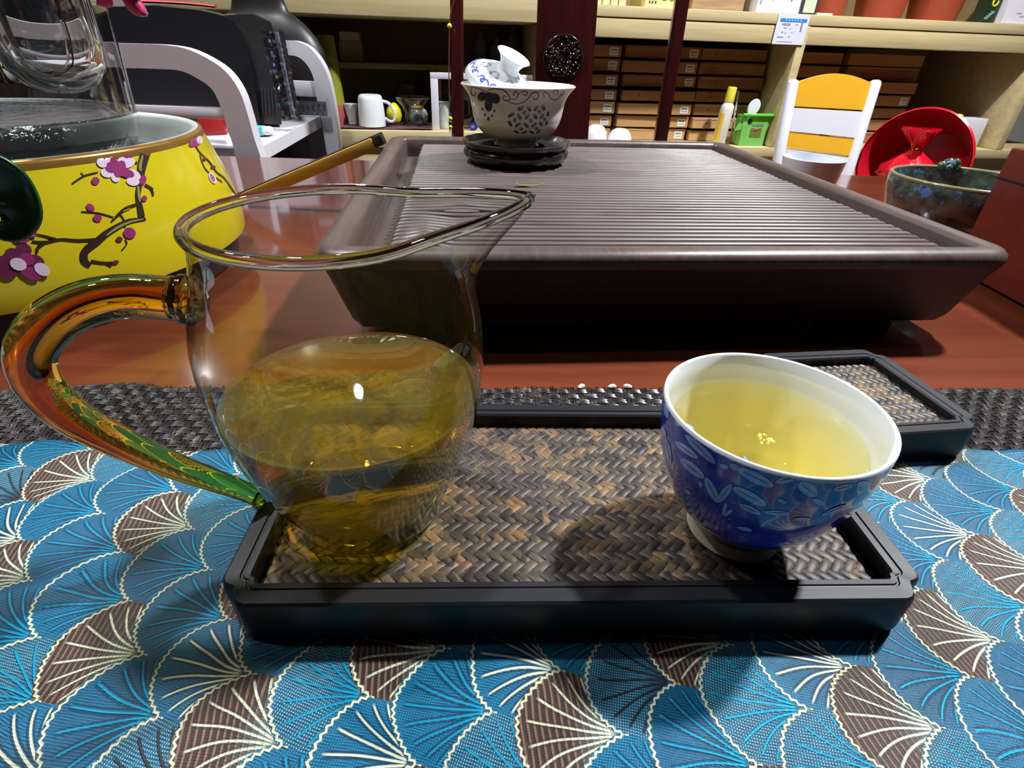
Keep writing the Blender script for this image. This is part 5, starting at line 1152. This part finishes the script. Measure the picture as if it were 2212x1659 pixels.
MB().box((pc0[0] - 3.4, pc0[1] - 5.4, pc0[2] + 3.0), (2.2, .15, 1.8), R(-30), bev=.03).build('white_label', M_sticker, pk, world=True)
wx = thing('white_case', 'small white case with a yellow knob on the deck behind the red basin', 'case', sh(spx(2075, 300, 5)[0] + .5, 8, ZD), AS)
hx_ = spx(2075, 256, 4)[1] - ZD; ww = dim(2030, 2112, 280, 4)
MB().box((0, 0, hx_ / 2), (ww, 6, hx_), bev=.4).build('case', M_white_paint, wx)
MB().lathe([(0, 0), (1.3, 0), (1.3, .5), (.8, .9), (0, 1.0)], (-1.8, 0, hx_), 20).build('yellow_knob', plain('pale_yellow', srgb(220, 214, 110), .4), wx)

# ------------------------------------------------------------------ left: white stand with black printer and clutter
ws = thing('white_stand', 'white stand of two arched side frames and a shelf, under the black printer', 'stand', (-70, 128, -75))
YN, YF = 106.0, 139.0
def arch_frame(name, outer, inner, Y, depth, bar, legx):
    po = [at_y(*q, Y) for q in outer]; pi_ = [at_y(*q, Y) for q in inner]
    so_, si = spline(po, 30), spline(pi_, 30)
    lo_, li = so_[-1].copy(), si[-1].copy(); do, di = (so_[-1] - so_[-4]), (si[-1] - si[-4])
    k = (-75 - lo_[2]) / do[2]; lo_ = lo_ + np.array([do[0] * .35, 0, do[2]]) * k; k2 = (-75 - li[2]) / di[2]; li = li + np.array([di[0] * .35, 0, di[2]]) * k2
    so_.append(lo_); si.append(li)
    # mirror to the left about legx
    mir = lambda p: np.array([2 * legx - p[0], p[1], p[2]])
    O = [mir(p) for p in reversed(so_)] + so_; I = [mir(p) for p in reversed(si)] + si; vs = []; fs = []; n = len(O)
    for p, q in zip(O, I):
        for w_ in (0, depth): vs.append((p[0], p[1] + w_, p[2])); vs.append((q[0], q[1] + w_, q[2]))
    for i in range(n - 1):
        a = 4 * i; b = 4 * i + 4
        for e in ((0, 1), (1, 3), (3, 2), (2, 0)): fs.append((a + e[0], a + e[1], b + e[1], b + e[0]))
    fs.append((0, 1, 3, 2)); fs.append((4 * n - 4, 4 * n - 3, 4 * n - 1, 4 * n - 2))
    MB().add(vs, fs).build(name, M_white_paint, ws, world=True, angle=40)
    (x0, y0), (x1, y1), th_ = bar; a, b = at_y(x1, y1, Y), at_y(x0, y0, Y); b = mir(a)
    MB().box((legx, Y + depth / 2, a[2] - th_ / 2), (a[0] - b[0] + 2, depth * .8, th_), bev=.15).build('crossbar', M_white_paint, ws, world=True)
arch_frame('arched_frame', [(200, 92), (285, 94), (356, 97), (407, 107), (458, 132), (492, 159), (519, 200), (536, 251), (549, 298), (563, 339)], [(200, 146), (275, 147), (340, 149), (390, 153), (427, 170), (458, 193), (478, 234), (492, 281), (502, 310), (509, 339)], YN, 2.6, ((300, 230), (486, 234), 1.8), at_y(120, 94, YN)[0])
arch_frame('arched_frame', [(560, 86), (615, 87), (644, 90), (671, 105), (695, 136), (709, 170), (719, 217), (729, 281), (734, 339)], [(560, 118), (617, 119), (641, 122), (658, 134), (671, 153), (679, 176), (685, 217), (696, 270), (707, 342)], YF, 2.6, ((600, 175), (682, 176), 3.2), at_y(390, 87, YF)[0])
pA, pB = at_y(557, 322, YN + 2), at_y(690, 251, YF); mzz = (pA[2] + pB[2]) / 2
def plank(dz, nm):
    xa, xb = pA[0], pB[0]; MB().prism([(xa - 1, YN + 1.2, pA[2] + dz), (xa, YN + 2.6, pA[2] + dz), (xb, YF + .5, pB[2] + dz), (xb - 46, YF + .5, pB[2] + dz), (xa - 46, YN + 1.2, pA[2] + dz)], (0, 0, 0), (0, 0, -2.4)).build(nm, M_white_paint, ws, world=True, angle=20)
plank(0, 'shelf'); plank(-13, 'lower_shelf')
pr = thing('printer', 'big black printer with vented front standing on the white stand', 'printer', (-72, 128, pA[2]))
# side outline of the printer, pushed back along the stand
ol_ = [(-60, 28), (100, 24), (220, 16), (330, 12), (430, 22), (475, 32), (502, 44), (524, 70), (538, 118), (549, 168), (558, 240), (562, 262), (-60, 275)]
Yp = YN + 19; pts = [at_y(*q, Yp) for q in ol_]
base = min(p[2] for p in pts[-2:]); zP = pA[2] + (pB[2] - pA[2]) * 19 / 33 + .5; pts[-1][2] = pts[-2][2] = zP
MB().prism([tuple(p) for p in pts], (0, 0, 0), (-5, 11, .6)).build('side_shell', M_black, pr, world=True, angle=40)
# glossy front that faces right, curving over to the top
ft = [(470, 34), (500, 32), (545, 30), (585, 48), (596, 85), (603, 140), (608, 200), (606, 256), (562, 262), (558, 240), (549, 168), (538, 118), (524, 70), (502, 44)]
Yq = YN + 20; fp_ = [at_y(*q, Yq) for q in ft]; fp_[7][2] = fp_[8][2] = zP + .1
MB().prism([tuple(p) for p in fp_], (0, 0, 0), (-4.2, 10, .5)).build('glossy_front', M_dark, pr, world=True, angle=40)
for k in range(5):
    x = 563 + 7.5 * k; a, b = at_y(x, 190, Yq - .2), at_y(x + 4, 244, Yq - .2); MB().prism([tuple(a), tuple(a + np.array([.25, 0, 0])), tuple(b + np.array([.25, 0, 0])), tuple(b)], (0, 0, 0), (0, .5, 0)).build('vent_slot', M_ink, pr, world=True)
a = at_y(300, 6, YN + 10); MB().tube(spline([at_y(280, 2, YN + 24), at_y(360, 5, YN + 24), at_y(420, 9, YN + 24), at_y(466, 14, YN + 24)], 16), .55, 8, flat=.5).build('red_strip', plain('red_strip', srgb(186, 30, 34), .5), pr, world=True)
# big dark round-shouldered jar behind
ju = thing('black_jar', 'big dark round-shouldered jar behind the printer', 'jar', (-62, 148.5, -75)); jx = at_y(575, 100, 148.5)
zs_ = jx[2]; rsh = at_y(712, 150, 148.5)[0] - jx[0]; zsh = at_y(712, 150, 148.5)[2]
jp = [(0, 0), (rsh * .8, 0), (rsh * .98, 12), (rsh * 1.0, zsh + 75 - 4), (rsh * .99, zsh + 75)]
for q in ((700, 110), (682, 80), (660, 55), (640, 38), (624, 26), (612, 0), (612, -40)):
    P = at_y(*q, 148.5); jp.append((P[0] - jx[0], P[2] + 75))
jp.append((0, jp[-1][1])); ju.location = Vector((jx[0], 148.5, -75)) * CM; XF[ju.name] = Matrix.Translation(Vector((jx[0], 148.5, -75)))
MB().lathe(jp, seg=64, xf=Matrix.Diagonal(Vector((1, .36, 1, 1)))).build('body', plain('dark_brown_glaze', srgb(26, 22, 22), .4), ju, angle=60)
# remote control in crumpled clear film, leaning by the printer front
rc = thing('remote_control', 'black remote control wrapped in crumpled clear film leaning on the printer', 'remote', at_y(608, 262, YN + 6))
YR = YN + 16.5; cn = [at_y(*q, YR) for q in ((566, 68), (596, 66), (634, 258), (612, 262))]
MB().prism([tuple(p) for p in cn], (0, 0, 0), (.9, 1.6, 0)).build('handset', M_black, rc, world=True)
edge_ = [at_y(*q, YR - .1) for q in ((592, 68), (598, 68), (636, 256), (630, 258))]; MB().prism([tuple(p) for p in edge_], (0, 0, 0), (.2, .3, 0)).build('grey_edge', plain('grey_plastic', srgb(110, 112, 130), .3), rc, world=True)
M_key = plain('blue_grey_key', srgb(44, 58, 92), .35)
for k in range(5):
    y0 = 78 + 26 * k; x0 = 571 + 5.2 * k; cc = [at_y(*q, YR - .15) for q in ((x0, y0), (x0 + 17, y0 - 1), (x0 + 20, y0 + 18), (x0 + 4, y0 + 19))]
    kk = MB().prism([tuple(p) for p in cc], (0, 0, 0), (0, .25, 0)).build('key', M_key if k < 3 else M_dark, rc, world=True)
    dd = at_y(x0 + 11, y0 + 10, YR - .22); MB().box(tuple(dd), (.35, .08, .5)).build('key_mark', plain('key_white', srgb(190, 194, 206), .4), rc, world=True)
fm = MB(); rfm = random.Random(9)
def film(u, v):
    a, b = cn[0] + (cn[3] - cn[0]) * v, cn[1] + (cn[2] - cn[1]) * v; p = a + (b - a) * (u * 1.9 - .12); q = rfm.uniform(-.28, .28)
    return (p[0] + rfm.uniform(-.15, .15), p[1] - .35 + q, p[2] + .5 + rfm.uniform(-.15, .15) - v * .6 - (u > .9) * rfm.uniform(0, .6))
fm.grid(9, 34, film); M_film = thin_glass('clear_film', (.96, .96, .97), (.6, .6, .62), 1.6, 1.0).m; tag(fm.build('clear_film', M_film, rc, world=True, angle=20))
# steel ruler
rl = thing('steel_ruler', 'short steel ruler with black numbers propped against the white stand', 'ruler', at_y(674, 250, YF - 2)); YU = YF - 1.2
rcn_ = [at_y(*q, YU) for q in ((610, 216), (704, 220), (708, 251), (610, 248))]; MB().prism([tuple(p) for p in rcn_], (0, 0, 0), (0, .12, 0)).build('blade', plain('brushed_steel', srgb(128, 130, 138), .32, .1, 200, metal=.8), rl, world=True)
for k in range(6):
    p = at_y(699 - 11.5 * k, 226, YU - .12); o = bpy.data.objects.new('number', text_mesh('number', str(k + 1), 2.0, M_ink)); COL.objects.link(o); o.parent = rl; o.location = (Vector(p) * CM) - rl.location; o.rotation_euler = (R(90), R(180), 0)
    p2 = at_y(697 - 11.5 * k, 245, YU - .1); MB().box(tuple(p2), (.08, .06, .8)).build('graduation', M_ink, rl, world=True)
# correction tape, red pouch, dark ball, paper
er = thing('eraser', 'white rounded eraser in a teal sleeve on the white shelf', 'eraser', at_y(562, 272, YN + 9)); e0 = at_y(556, 268, YN + 12)
zE = pA[2] + (pB[2] - pA[2]) * 13 / 33 + .1
MB().box((e0[0], e0[1] + 0, zE + .75), (5.4, 2.6, 1.5), R(8), bev=.6, seg=3).build('block', M_sticker, er, world=True); MB().box((e0[0] - .7, e0[1] - .05, zE + .75), (3.6, 2.72, 1.56), R(8), bev=.1).build('teal_sleeve', plain('teal_card', srgb(84, 190, 190), .5), er, world=True)
zlow = pA[2] - 13 + .15 + (pB[2] - pA[2]) * .5
rp = thing('red_pouch', 'crinkled red pouch on the lower shelf of the white stand', 'pouch', at_y(464, 305, 118)); MB().box(tuple(at_y(462, 278, 119)), (4.8, 4.4, 5.4), R(20), bev=.8).build('pouch', plain('dull_red', srgb(148, 22, 26), .4), rp, world=True); a = at_y(462, 278, 119)
MB().box((a[0], a[1], (zlow + a[2] - 2.8) / 2), (5.4, 4.8, a[2] - 2.8 - zlow), bev=.3).build('dark_box', M_black, rp, world=True)
wp = thing('white_paper', 'white paper bundle on the lower shelf of the white stand', 'paper', at_y(485, 325, 112)); a = at_y(486, 322, 113); MB().box((a[0], a[1], a[2]), (5.2, 4, 4.2), R(-15), bev=.5).build('bundle', M_sticker, wp, world=True); MB().box((a[0], a[1], (zlow + a[2] - 2) / 2), (4.6, 3.6, max(.3, a[2] - 2.0 - zlow)), bev=.2).build('tray', M_black, wp, world=True)

# light that falls through the tea: let the lamps cast through it
for o in SC.objects:
    if o.type == 'LIGHT': o.data.cycles.is_caustics_light = True
    n_ = o.name.split('.')[0]
    if n_ in ('liquid',): o.cycles.is_caustics_caster = True
    if n_ in ('bamboo_strip', 'frame', 'base_board', 'white_lining'): o.cycles.is_caustics_receiver = True
